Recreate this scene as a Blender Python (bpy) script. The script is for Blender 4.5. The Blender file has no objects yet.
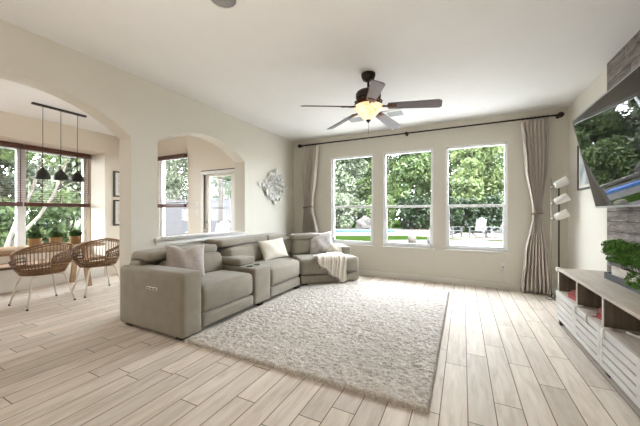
import bpy, bmesh, math, random
import numpy as np
from mathutils import Vector, Matrix, Euler

PI = math.pi
rnd = random.Random(7)
SC = bpy.context.scene
COL = SC.collection

# ------------------------------------------------------------------ camera, sky, sun, exposure
TH = math.radians(26.507)
cam_d = bpy.data.cameras.new('camera')
cam_d.sensor_width = 36.0
cam_d.lens = 286.73 / 640.0 * 36.0
cam_d.clip_start = 0.05
cam_d.clip_end = 300
cam = bpy.data.objects.new('camera', cam_d)
cam.location = (0, 0, 1.3)
cam.rotation_euler = (PI / 2, 0, TH)
COL.objects.link(cam)
SC.camera = cam

SKY_STRENGTH = 21.0
SUN_STRENGTH = 12.0
world = bpy.data.worlds.new('sky')
SC.world = world
world.use_nodes = True
wn = world.node_tree
wn.nodes.clear()
w_out = wn.nodes.new('ShaderNodeOutputWorld')
w_bg = wn.nodes.new('ShaderNodeBackground')
w_sky = wn.nodes.new('ShaderNodeTexSky')
w_sky.sky_type = 'HOSEK_WILKIE'
w_sky.turbidity = 4.0
w_sky.ground_albedo = 0.4
w_sky.sun_direction = (0.35, -0.55, 0.76)
w_hsv = wn.nodes.new('ShaderNodeHueSaturation')
w_hsv.inputs['Saturation'].default_value = 0.22
w_mix = wn.nodes.new('ShaderNodeMixRGB')
w_mix.inputs[0].default_value = 0.7
w_mix.inputs[2].default_value = (0.95, 1.0, 1.07, 1)
w_bg.inputs['Strength'].default_value = SKY_STRENGTH
wn.links.new(w_sky.outputs[0], w_hsv.inputs['Color'])
wn.links.new(w_hsv.outputs[0], w_mix.inputs[1])
wn.links.new(w_mix.outputs[0], w_bg.inputs['Color'])
wn.links.new(w_bg.outputs[0], w_out.inputs['Surface'])

sun_d = bpy.data.lights.new('sun', 'SUN')
sun_d.energy = SUN_STRENGTH
sun_d.angle = math.radians(1.0)
sun_d.color = (1.0, 0.95, 0.87)
sun = bpy.data.objects.new('sun', sun_d)
sun.rotation_euler = Vector((-0.35, 0.55, -0.76)).to_track_quat('-Z', 'Y').to_euler()
sun.location = (5, -10, 20)
COL.objects.link(sun)


def area_light(name, loc, aim, sx, sy, watts, col):
    d = bpy.data.lights.new(name, 'AREA')
    d.shape = 'RECTANGLE'
    d.size = sx
    d.size_y = sy
    d.energy = watts
    d.color = col
    o = bpy.data.objects.new(name, d)
    o.location = loc
    o.rotation_euler = Vector(aim).to_track_quat('-Z', 'Y').to_euler()
    COL.objects.link(o)


# added fill lamps behind the camera, aimed upward to brighten both rooms
area_light('added_ceiling_fill', (-1.0, -1.1, 0.55), (0.30, 0.0, 0.95), 4.2, 2.8, 66, (1.0, 0.91, 0.80))
area_light('added_nook_fill', (-5.25, -1.5, 0.6), (-0.7, 0.0, 0.7), 2.0, 2.6, 62, (1.0, 0.955, 0.95))

SC.view_settings.view_transform = 'Standard'
SC.view_settings.look = 'None'
SC.view_settings.gamma = 1.0
SC.view_settings.use_curve_mapping = False
SC.view_settings.exposure = 0.45
cy = SC.cycles
cy.max_bounces = 10
cy.diffuse_bounces = 6
cy.glossy_bounces = 4
cy.transmission_bounces = 6
cy.transparent_max_bounces = 24
cy.caustics_reflective = False
cy.caustics_refractive = False
cy.sample_clamp_indirect = 6.0
cy.use_denoising = True


# ------------------------------------------------------------------ materials
def new_mat(name):
    m = bpy.data.materials.new(name)
    m.use_nodes = True
    nt = m.node_tree
    return m, nt, nt.nodes['Principled BSDF']


def node(nt, kind, **inp):
    n = nt.nodes.new(kind)
    for k, v in inp.items():
        if k in n.inputs.keys():
            n.inputs[k].default_value = v
        else:
            setattr(n, k, v)
    return n


def math_n(nt, op, a, b=None, c=None):
    n = nt.nodes.new('ShaderNodeMath')
    n.operation = op
    for i, v in enumerate((a, b, c)):
        if v is None:
            continue
        if isinstance(v, (int, float)):
            n.inputs[i].default_value = v
        else:
            nt.links.new(v, n.inputs[i])
    return n.outputs[0]


def obj_coord(nt, scale=(1, 1, 1), rot=(0, 0, 0), loc=(0, 0, 0)):
    tc = nt.nodes.new('ShaderNodeTexCoord')
    mp = nt.nodes.new('ShaderNodeMapping')
    mp.inputs['Scale'].default_value = scale
    mp.inputs['Rotation'].default_value = rot
    mp.inputs['Location'].default_value = loc
    nt.links.new(tc.outputs['Object'], mp.inputs['Vector'])
    return mp.outputs[0]


def bump(nt, bsdf, height, strength=0.3, dist=0.01):
    b = nt.nodes.new('ShaderNodeBump')
    b.inputs['Strength'].default_value = strength
    b.inputs['Distance'].default_value = dist
    nt.links.new(height, b.inputs['Height'])
    nt.links.new(b.outputs[0], bsdf.inputs['Normal'])


def mat(name, col, rough=0.6, metal=0.0, col2=None, scale=20.0, stretch=(1, 1, 1), bump_s=0.0, bump_scale=None,
        bump_d=0.005, sheen=0.0, emit=None, emit_s=0.0, detail=4.0, spec=0.5, contrast=(0.35, 0.65)):
    """procedural principled material: two tones mixed by noise, optional noise bump"""
    m, nt, b = new_mat(name)
    b.inputs['Roughness'].default_value = rough
    b.inputs['Metallic'].default_value = metal
    b.inputs['Specular IOR Level'].default_value = spec
    b.inputs['Sheen Weight'].default_value = sheen
    if col2 is None:
        col2 = tuple(c * 0.93 for c in col)
    v = obj_coord(nt, stretch)
    nz = node(nt, 'ShaderNodeTexNoise', Scale=scale, Detail=detail)
    nt.links.new(v, nz.inputs['Vector'])
    cr = nt.nodes.new('ShaderNodeValToRGB')
    cr.color_ramp.elements[0].position = contrast[0]
    cr.color_ramp.elements[1].position = contrast[1]
    cr.color_ramp.elements[0].color = (*col2, 1)
    cr.color_ramp.elements[1].color = (*col, 1)
    nt.links.new(nz.outputs[0], cr.inputs[0])
    nt.links.new(cr.outputs[0], b.inputs['Base Color'])
    if emit:
        b.inputs['Emission Strength'].default_value = emit_s
        b.inputs['Emission Color'].default_value = (*emit, 1)
    if bump_s:
        n2 = node(nt, 'ShaderNodeTexNoise', Scale=bump_scale or scale * 4, Detail=3.0)
        nt.links.new(v, n2.inputs['Vector'])
        bump(nt, b, n2.outputs[0], bump_s, bump_d)
    return m


def plank_floor():
    """pale wood-look plank tile running along the y axis, every plank its own tone"""
    m, nt, b = new_mat('floor_plank_tile')
    tc = nt.nodes.new('ShaderNodeTexCoord')
    sp = nt.nodes.new('ShaderNodeSeparateXYZ')
    nt.links.new(tc.outputs['Object'], sp.inputs[0])
    X, Y = sp.outputs[0], sp.outputs[1]
    W, L = 0.163, 0.97
    rx = math_n(nt, 'DIVIDE', math_n(nt, 'ADD', X, 0.135 + W * 100), W)
    row = math_n(nt, 'FLOOR', rx)
    fx = math_n(nt, 'FRACT', rx)
    wn1 = nt.nodes.new('ShaderNodeTexWhiteNoise')
    wn1.noise_dimensions = '1D'
    nt.links.new(row, wn1.inputs['W'])
    ry = math_n(nt, 'ADD', math_n(nt, 'DIVIDE', math_n(nt, 'ADD', Y, 60.0), L), wn1.outputs['Value'])
    cl = math_n(nt, 'FLOOR', ry)
    fy = math_n(nt, 'FRACT', ry)
    cb = nt.nodes.new('ShaderNodeCombineXYZ')
    nt.links.new(row, cb.inputs[0])
    nt.links.new(cl, cb.inputs[1])
    wn2 = nt.nodes.new('ShaderNodeTexWhiteNoise')
    wn2.noise_dimensions = '3D'
    nt.links.new(cb.outputs[0], wn2.inputs['Vector'])
    # grain stretched along the plank, shifted per plank
    sh = nt.nodes.new('ShaderNodeVectorMath')
    sh.operation = 'MULTIPLY_ADD'
    nt.links.new(wn2.outputs['Color'], sh.inputs[0])
    sh.inputs[1].default_value = (7, 7, 7)
    nt.links.new(tc.outputs['Object'], sh.inputs[2])
    mp = nt.nodes.new('ShaderNodeMapping')
    mp.inputs['Scale'].default_value = (14, 1.6, 1)
    nt.links.new(sh.outputs[0], mp.inputs['Vector'])
    g = node(nt, 'ShaderNodeTexNoise', Scale=1.6, Detail=6.0, Roughness=0.62, Distortion=0.6)
    nt.links.new(mp.outputs[0], g.inputs['Vector'])
    cr = nt.nodes.new('ShaderNodeValToRGB')
    cr.color_ramp.elements[0].position = 0.25
    cr.color_ramp.elements[0].color = (0.50, 0.425, 0.35, 1)
    cr.color_ramp.elements[1].position = 0.72
    cr.color_ramp.elements[1].color = (0.74, 0.67, 0.60, 1)
    e = cr.color_ramp.elements.new(0.5)
    e.color = (0.65, 0.575, 0.50, 1)
    nt.links.new(g.outputs[0], cr.inputs[0])
    tone = nt.nodes.new('ShaderNodeHueSaturation')
    nt.links.new(cr.outputs[0], tone.inputs['Color'])
    nt.links.new(math_n(nt, 'MULTIPLY_ADD', wn2.outputs['Value'], 0.22, 0.88), tone.inputs['Value'])
    # joints
    ex = math_n(nt, 'MULTIPLY', math_n(nt, 'MINIMUM', fx, math_n(nt, 'SUBTRACT', 1.0, fx)), W)
    ey = math_n(nt, 'MULTIPLY', math_n(nt, 'MINIMUM', fy, math_n(nt, 'SUBTRACT', 1.0, fy)), L)
    ed = math_n(nt, 'MINIMUM', ex, ey)
    jt = math_n(nt, 'LESS_THAN', ed, 0.0032)
    mx = nt.nodes.new('ShaderNodeMixRGB')
    nt.links.new(jt, mx.inputs[0])
    nt.links.new(tone.outputs[0], mx.inputs[1])
    mx.inputs[2].default_value = (0.19, 0.14, 0.10, 1)
    nt.links.new(mx.outputs[0], b.inputs['Base Color'])
    b.inputs['Roughness'].default_value = 0.45
    b.inputs['Specular IOR Level'].default_value = 0.08
    hm = nt.nodes.new('ShaderNodeMath')
    hm.operation = 'MULTIPLY_ADD'
    nt.links.new(jt, hm.inputs[0])
    hm.inputs[1].default_value = -1.0
    nt.links.new(math_n(nt, 'MULTIPLY', g.outputs[0], 0.25), hm.inputs[2])
    bump(nt, b, hm.outputs[0], 0.35, 0.003)
    return m


def plank_cladding():
    """weathered grey boards stacked on the chimney wall (rows along y)"""
    m, nt, b = new_mat('weathered_boards')
    tc = nt.nodes.new('ShaderNodeTexCoord')
    sp = nt.nodes.new('ShaderNodeSeparateXYZ')
    nt.links.new(tc.outputs['Object'], sp.inputs[0])
    Y, Z = sp.outputs[1], sp.outputs[2]
    H, L = 0.11, 0.9
    rz = math_n(nt, 'DIVIDE', Z, H)
    row = math_n(nt, 'FLOOR', rz)
    fz = math_n(nt, 'FRACT', rz)
    w1 = nt.nodes.new('ShaderNodeTexWhiteNoise')
    w1.noise_dimensions = '1D'
    nt.links.new(row, w1.inputs['W'])
    ry = math_n(nt, 'ADD', math_n(nt, 'DIVIDE', math_n(nt, 'ADD', Y, 30), L), w1.outputs['Value'])
    cl = math_n(nt, 'FLOOR', ry)
    fy = math_n(nt, 'FRACT', ry)
    cb = nt.nodes.new('ShaderNodeCombineXYZ')
    nt.links.new(row, cb.inputs[0])
    nt.links.new(cl, cb.inputs[1])
    w2 = nt.nodes.new('ShaderNodeTexWhiteNoise')
    w2.noise_dimensions = '3D'
    nt.links.new(cb.outputs[0], w2.inputs['Vector'])
    mp = nt.nodes.new('ShaderNodeMapping')
    mp.inputs['Scale'].default_value = (1, 3, 18)
    nt.links.new(tc.outputs['Object'], mp.inputs['Vector'])
    g = node(nt, 'ShaderNodeTexNoise', Scale=1.6, Detail=8.0, Roughness=0.7, Distortion=0.7)
    nt.links.new(mp.outputs[0], g.inputs['Vector'])
    cr = nt.nodes.new('ShaderNodeValToRGB')
    cr.color_ramp.elements[0].position = 0.3
    cr.color_ramp.elements[0].color = (0.055, 0.045, 0.04, 1)
    cr.color_ramp.elements[1].position = 0.72
    cr.color_ramp.elements[1].color = (0.36, 0.32, 0.29, 1)
    nt.links.new(g.outputs[0], cr.inputs[0])
    hs = nt.nodes.new('ShaderNodeHueSaturation')
    nt.links.new(cr.outputs[0], hs.inputs['Color'])
    nt.links.new(math_n(nt, 'MULTIPLY_ADD', w2.outputs['Value'], 0.6, 0.65), hs.inputs['Value'])
    ez = math_n(nt, 'MULTIPLY', math_n(nt, 'MINIMUM', fz, math_n(nt, 'SUBTRACT', 1.0, fz)), H)
    ey = math_n(nt, 'MULTIPLY', math_n(nt, 'MINIMUM', fy, math_n(nt, 'SUBTRACT', 1.0, fy)), L)
    jt = math_n(nt, 'LESS_THAN', math_n(nt, 'MINIMUM', ez, ey), 0.003)
    mx = nt.nodes.new('ShaderNodeMixRGB')
    nt.links.new(jt, mx.inputs[0])
    nt.links.new(hs.outputs[0], mx.inputs[1])
    mx.inputs[2].default_value = (0.02, 0.017, 0.015, 1)
    nt.links.new(mx.outputs[0], b.inputs['Base Color'])
    b.inputs['Roughness'].default_value = 0.8
    bump(nt, b, g.outputs[0], 0.5, 0.01)
    return m


def wood(name, dark, light, axis=1, scale=2.0, rough=0.5):
    """wood grain running along one object axis"""
    m, nt, b = new_mat(name)
    st = [16, 16, 16]
    st[axis] = 1.2
    v = obj_coord(nt, tuple(st))
    g = node(nt, 'ShaderNodeTexNoise', Scale=scale, Detail=6.0, Roughness=0.6, Distortion=0.8)
    nt.links.new(v, g.inputs['Vector'])
    cr = nt.nodes.new('ShaderNodeValToRGB')
    cr.color_ramp.elements[0].position = 0.32
    cr.color_ramp.elements[0].color = (*dark, 1)
    cr.color_ramp.elements[1].position = 0.68
    cr.color_ramp.elements[1].color = (*light, 1)
    nt.links.new(g.outputs[0], cr.inputs[0])
    nt.links.new(cr.outputs[0], b.inputs['Base Color'])
    b.inputs['Roughness'].default_value = rough
    bump(nt, b, g.outputs[0], 0.15, 0.003)
    return m


def glass_mat():
    m, nt, b = new_mat('window_glass')
    nt.nodes.remove(b)
    out = nt.nodes['Material Output']
    tr = node(nt, 'ShaderNodeBsdfTransparent')
    tr.inputs[0].default_value = (0.97, 0.985, 0.98, 1)
    gl = node(nt, 'ShaderNodeBsdfGlossy', Roughness=0.0)
    fr = nt.nodes.new('ShaderNodeLayerWeight')
    fc = math_n(nt, 'MULTIPLY_ADD', math_n(nt, 'POWER', fr.outputs['Facing'], 4.0), 0.35, 0.006)
    mx = nt.nodes.new('ShaderNodeMixShader')
    nt.links.new(fc, mx.inputs[0])
    nt.links.new(tr.outputs[0], mx.inputs[1])
    nt.links.new(gl.outputs[0], mx.inputs[2])
    nt.links.new(mx.outputs[0], out.inputs['Surface'])
    return m


def leaf_mat(name, c_dark, c_light, rough=0.5, nscale=1.3, transl=0.35):
    m, nt, b = new_mat(name)
    out = nt.nodes['Material Output']
    v = obj_coord(nt)
    n1 = node(nt, 'ShaderNodeTexNoise', Scale=nscale, Detail=8.0, Roughness=0.75)  # lighter and darker noise tones stand in for sunlit variation in foliage
    nt.links.new(v, n1.inputs['Vector'])
    cr = nt.nodes.new('ShaderNodeValToRGB')
    cr.color_ramp.elements[0].position = 0.38
    cr.color_ramp.elements[0].color = (*c_dark, 1)
    cr.color_ramp.elements[1].position = 0.62
    cr.color_ramp.elements[1].color = (*c_light, 1)
    nt.links.new(n1.outputs[0], cr.inputs[0])
    nt.links.new(cr.outputs[0], b.inputs['Base Color'])
    b.inputs['Roughness'].default_value = rough
    t = nt.nodes.new('ShaderNodeBsdfTranslucent')
    nt.links.new(cr.outputs[0], t.inputs[0])
    mx = nt.nodes.new('ShaderNodeMixShader')
    mx.inputs[0].default_value = transl
    nt.links.new(b.outputs[0], mx.inputs[1])
    nt.links.new(t.outputs[0], mx.inputs[2])
    nt.links.new(mx.outputs[0], out.inputs['Surface'])
    return m


def screen_mat():
    m, nt, b = new_mat('television_screen')
    b.inputs['Base Color'].default_value = (0.012, 0.012, 0.012, 1)
    b.inputs['Roughness'].default_value = 0.02
    b.inputs['IOR'].default_value = 1.5
    n = node(nt, 'ShaderNodeTexNoise', Scale=2.0)
    nt.links.new(math_n(nt, 'MULTIPLY', n.outputs[0], 0.03), b.inputs['Roughness'])
    return m


def alabaster_mat():
    m, nt, b = new_mat('alabaster_glass')
    v = obj_coord(nt)
    n = node(nt, 'ShaderNodeTexNoise', Scale=9.0, Detail=5.0, Distortion=1.5)
    nt.links.new(v, n.inputs['Vector'])
    cr = nt.nodes.new('ShaderNodeValToRGB')
    cr.color_ramp.elements[0].position = 0.35
    cr.color_ramp.elements[0].color = (0.90, 0.50, 0.24, 1)
    cr.color_ramp.elements[1].position = 0.62
    cr.color_ramp.elements[1].color = (1.0, 0.80, 0.58, 1)
    nt.links.new(n.outputs[0], cr.inputs[0])
    nt.links.new(cr.outputs[0], b.inputs['Base Color'])
    nt.links.new(cr.outputs[0], b.inputs['Emission Color'])
    b.inputs['Emission Strength'].default_value = 0.72
    b.inputs['Roughness'].default_value = 0.3
    return m


def rug_mat():
    m, nt, b = new_mat('rug_pile')
    v = obj_coord(nt)
    n1 = node(nt, 'ShaderNodeTexNoise', Scale=16.0, Detail=6.0, Roughness=0.7)
    nt.links.new(v, n1.inputs['Vector'])
    n2 = node(nt, 'ShaderNodeTexNoise', Scale=70.0, Detail=4.0)
    nt.links.new(v, n2.inputs['Vector'])
    s = math_n(nt, 'MULTIPLY_ADD', n1.outputs[0], 0.5, math_n(nt, 'MULTIPLY', n2.outputs[0], 0.5))
    cr = nt.nodes.new('ShaderNodeValToRGB')
    cr.color_ramp.elements[0].position = 0.38
    cr.color_ramp.elements[0].color = (0.36, 0.315, 0.275, 1)
    cr.color_ramp.elements[1].position = 0.60
    cr.color_ramp.elements[1].color = (0.67, 0.625, 0.575, 1)
    nt.links.new(s, cr.inputs[0])
    nt.links.new(cr.outputs[0], b.inputs['Base Color'])
    b.inputs['Roughness'].default_value = 0.95
    b.inputs['Sheen Weight'].default_value = 0.3
    bump(nt, b, n2.outputs[0], 0.8, 0.01)
    return m


def water_mat():
    m, nt, b = new_mat('pool_water')
    b.inputs['Base Color'].default_value = (0.022, 0.05, 0.12, 1)
    b.inputs['Roughness'].default_value = 0.25
    b.inputs['Specular IOR Level'].default_value = 0.12
    n = node(nt, 'ShaderNodeTexNoise', Scale=3.0)
    bump(nt, b, n.outputs[0], 0.2, 0.03)
    return m


WALL = (0.665, 0.635, 0.565)
M = {}
M['wall'] = mat('wall_paint', WALL, 0.75, col2=(0.655, 0.625, 0.555), scale=3, bump_s=0.05, bump_scale=160, bump_d=0.002)
M['nook_wall'] = mat('nook_wall_paint', (0.74, 0.675, 0.58), 0.75, col2=(0.73, 0.665, 0.57), scale=3)
M['ceiling'] = mat('ceiling_paint', (0.80, 0.795, 0.785), 0.85, col2=(0.785, 0.78, 0.77), scale=4, bump_s=0.18, bump_scale=55, bump_d=0.004)
M['trim'] = mat('white_trim', (0.80, 0.78, 0.74), 0.4, scale=5)
M['vinyl'] = mat('white_vinyl', (0.84, 0.85, 0.86), 0.35, scale=5)
M['floor'] = plank_floor()
M['glass'] = glass_mat()
M['sofa'] = mat('sofa_fabric', (0.285, 0.255, 0.205), 0.9, col2=(0.245, 0.218, 0.172), scale=9, sheen=0.25, bump_s=0.25, bump_scale=260, bump_d=0.002, contrast=(0.3, 0.7))
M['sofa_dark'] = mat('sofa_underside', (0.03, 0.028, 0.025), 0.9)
M['black'] = mat('black_metal', (0.018, 0.016, 0.015), 0.45, col2=(0.012, 0.011, 0.01), scale=30)
M['bronze'] = mat('dark_bronze', (0.035, 0.022, 0.016), 0.4, metal=0.4, col2=(0.02, 0.014, 0.011), scale=40)
M['brass_scroll'] = mat('antique_scrollwork', (0.16, 0.07, 0.03), 0.35, metal=0.7, col2=(0.02, 0.012, 0.01), scale=60)
M['silver'] = mat('brushed_silver', (0.72, 0.71, 0.68), 0.3, metal=0.8, col2=(0.6, 0.585, 0.56), scale=30)
M['chrome'] = mat('satin_nickel', (0.45, 0.43, 0.40), 0.3, metal=0.9)
M['blade'] = mat('fan_blade_veneer', (0.115, 0.088, 0.098), 0.4, col2=(0.085, 0.064, 0.073), scale=8, stretch=(1, 8, 1))
M['alabaster'] = alabaster_mat()
M['rug'] = rug_mat()
M['blind'] = wood('blind_wood', (0.055, 0.018, 0.010), (0.115, 0.042, 0.022), axis=1, rough=0.4)
M['slat'] = wood('slat_wood', (0.14, 0.08, 0.06), (0.24, 0.16, 0.12), axis=1, rough=0.4)
M['table'] = wood('table_oak', (0.33, 0.20, 0.11), (0.52, 0.36, 0.22), axis=1)
M['bench'] = wood('bench_walnut', (0.14, 0.075, 0.04), (0.25, 0.15, 0.09), axis=1)
M['leg_wood'] = wood('leg_oak', (0.26, 0.15, 0.08), (0.40, 0.26, 0.15), axis=2)
M['rattan'] = mat('rattan_cane', (0.29, 0.165, 0.08), 0.5, col2=(0.16, 0.08, 0.036), scale=45)
M['rattan_dark'] = mat('dark_rattan', (0.075, 0.035, 0.03), 0.5, col2=(0.05, 0.022, 0.02), scale=45)
M['white_metal'] = mat('white_metal', (0.78, 0.74, 0.66), 0.4)
M['pot'] = wood('pot_timber', (0.36, 0.20, 0.085), (0.52, 0.32, 0.15), axis=2, rough=0.6)
M['soil'] = mat('potting_soil', (0.035, 0.022, 0.014), 0.95, scale=60)
M['herb'] = leaf_mat('herb_leaf', (0.018, 0.05, 0.012), (0.11, 0.19, 0.05), nscale=40)
M['plant'] = leaf_mat('planter_leaf', (0.018, 0.075, 0.008), (0.14, 0.30, 0.045), nscale=30)
M['planter'] = wood('whitewashed_timber', (0.52, 0.45, 0.40), (0.74, 0.69, 0.64), axis=1, rough=0.7)
M['tray'] = mat('slate_tray', (0.045, 0.047, 0.055), 0.5, col2=(0.035, 0.037, 0.043))
M['console'] = wood('console_oak', (0.4200, 0.3570, 0.3010), (0.6160, 0.5460, 0.4760), axis=1, rough=0.45)
M['console_shade'] = wood('console_shaded_oak', (0.10, 0.078, 0.055), (0.17, 0.135, 0.10), axis=2, rough=0.55)  # darkened oak, the shade of the cubbies put into the colour
M['slat_white'] = mat('whitewashed_slat', (0.6272, 0.6104, 0.5936), 0.5, col2=(0.5600, 0.5432, 0.5264), scale=12, stretch=(1, 0.3, 3))
M['cladding'] = plank_cladding()
M['screen'] = screen_mat()
M['bezel'] = mat('bezel_grey', (0.33, 0.33, 0.33), 0.35, metal=0.5)
M['tv_black'] = mat('television_case', (0.012, 0.012, 0.013), 0.5)
M['curtain'] = mat('curtain_linen', (0.6138, 0.5580, 0.4976), 0.85, col2=(0.5580, 0.5022, 0.4464), scale=30, stretch=(1, 1, 0.15), sheen=0.2, bump_s=0.15, bump_scale=240, bump_d=0.002)
M['tie'] = mat('tieback_cord', (0.20, 0.15, 0.11), 0.7)
M['shade'] = mat('frosted_shade', (0.86, 0.85, 0.82), 0.35)
M['pillow_rose'] = mat('pillow_pale_rose', (0.47, 0.42, 0.39), 0.9, col2=(0.40, 0.35, 0.325), scale=40, sheen=0.5, bump_s=0.3, bump_scale=120)
M['pillow_cream'] = mat('pillow_cream', (0.74, 0.69, 0.60), 0.9, col2=(0.69, 0.64, 0.55), scale=40, sheen=0.3, bump_s=0.25, bump_scale=110)
M['pillow_grey'] = mat('pillow_grey_print', (0.60, 0.575, 0.565), 0.9, col2=(0.40, 0.35, 0.34), scale=7, sheen=0.3, detail=5, contrast=(0.34, 0.52))
M['throw'] = mat('throw_knit', (0.72, 0.665, 0.59), 0.95, col2=(0.63, 0.575, 0.50), scale=45, sheen=0.4, bump_s=0.5, bump_scale=150)
M['fringe'] = mat('throw_fringe', (0.50, 0.44, 0.37), 0.95)
M['fringe_dark'] = mat('throw_tassel_grey', (0.20, 0.17, 0.15), 0.95)
M['red'] = mat('red_cover', (0.2940, 0.0210, 0.0210), 0.5)
M['red_dark'] = mat('dark_red_cover', (0.2100, 0.0245, 0.0245), 0.5)
M['paper'] = mat('paper', (0.75, 0.72, 0.66), 0.8)
M['plastic'] = mat('white_plastic', (0.82, 0.80, 0.77), 0.35)
M['picture'] = mat('picture_print', (0.55, 0.56, 0.55), 0.5, col2=(0.25, 0.29, 0.32), scale=5)
M['picture_warm'] = mat('picture_print_warm', (0.72, 0.68, 0.62), 0.5, col2=(0.45, 0.42, 0.40), scale=6)
M['cup'] = mat('cup_holder_steel', (0.10, 0.095, 0.09), 0.3, metal=0.7)
M['grille'] = mat('speaker_grille', (0.32, 0.31, 0.30), 0.6, bump_s=0.5, bump_scale=300)
M['vent_in'] = mat('vent_louvre', (0.42, 0.44, 0.45), 0.5)
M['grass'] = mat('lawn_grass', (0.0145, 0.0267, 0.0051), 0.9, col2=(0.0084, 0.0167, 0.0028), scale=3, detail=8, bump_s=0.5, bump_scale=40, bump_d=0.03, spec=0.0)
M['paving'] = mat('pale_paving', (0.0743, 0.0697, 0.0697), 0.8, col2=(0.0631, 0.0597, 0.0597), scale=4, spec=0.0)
M['bounce_ground'] = mat('pale_bounce_ground', (0.50, 0.485, 0.47), 0.85, col2=(0.45, 0.435, 0.42), scale=3, spec=0.0)  # for the added ground that reflects light into the rooms
M['mulch'] = mat('bark_mulch', (0.1400, 0.1120, 0.0952), 0.95, col2=(0.0840, 0.0644, 0.0532), scale=9, detail=8, spec=0.0)
M['water'] = water_mat()
M['tile_blue'] = mat('pool_tile', (0.07, 0.14, 0.34), 0.3)
M['fence'] = wood('fence_boards', (0.0465, 0.0446, 0.0496), (0.0713, 0.0694, 0.0744), axis=2, rough=0.8)
M['bark'] = mat('tree_bark', (0.0372, 0.0279, 0.0217), 0.9, col2=(0.0186, 0.0139, 0.0109), scale=12, stretch=(1, 1, 0.2), bump_s=0.5)
M['bark_pale'] = mat('pale_bark', (0.1535, 0.1339, 0.1144), 0.8, col2=(0.1116, 0.0921, 0.0753), scale=10, stretch=(1, 1, 0.2))
M['leaf_mid'] = leaf_mat('leaf_mid', (0.0194, 0.0402, 0.0128), (0.1231, 0.1683, 0.0583))
M['leaf_light'] = leaf_mat('leaf_light', (0.0325, 0.0583, 0.0182), (0.1944, 0.2396, 0.0972))
M['leaf_grey'] = leaf_mat('leaf_greygreen', (0.0358, 0.0517, 0.0319), (0.2147, 0.2465, 0.1590))
M['leaf_dark'] = leaf_mat('leaf_dark', (0.0036, 0.0098, 0.0036), (0.0246, 0.0446, 0.0134))
M['stone'] = mat('boulder', (0.0482, 0.0428, 0.0388), 0.9, col2=(0.0268, 0.0241, 0.0221), scale=5, bump_s=0.5)
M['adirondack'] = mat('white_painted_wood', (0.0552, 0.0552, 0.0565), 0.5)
M['stool'] = mat('stool_stone', (0.0562, 0.0482, 0.0375), 0.8, col2=(0.0402, 0.0335, 0.0254), scale=10)
M['brick_ext'] = mat('exterior_wall', (0.5, 0.42, 0.36), 0.9, scale=5)


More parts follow.
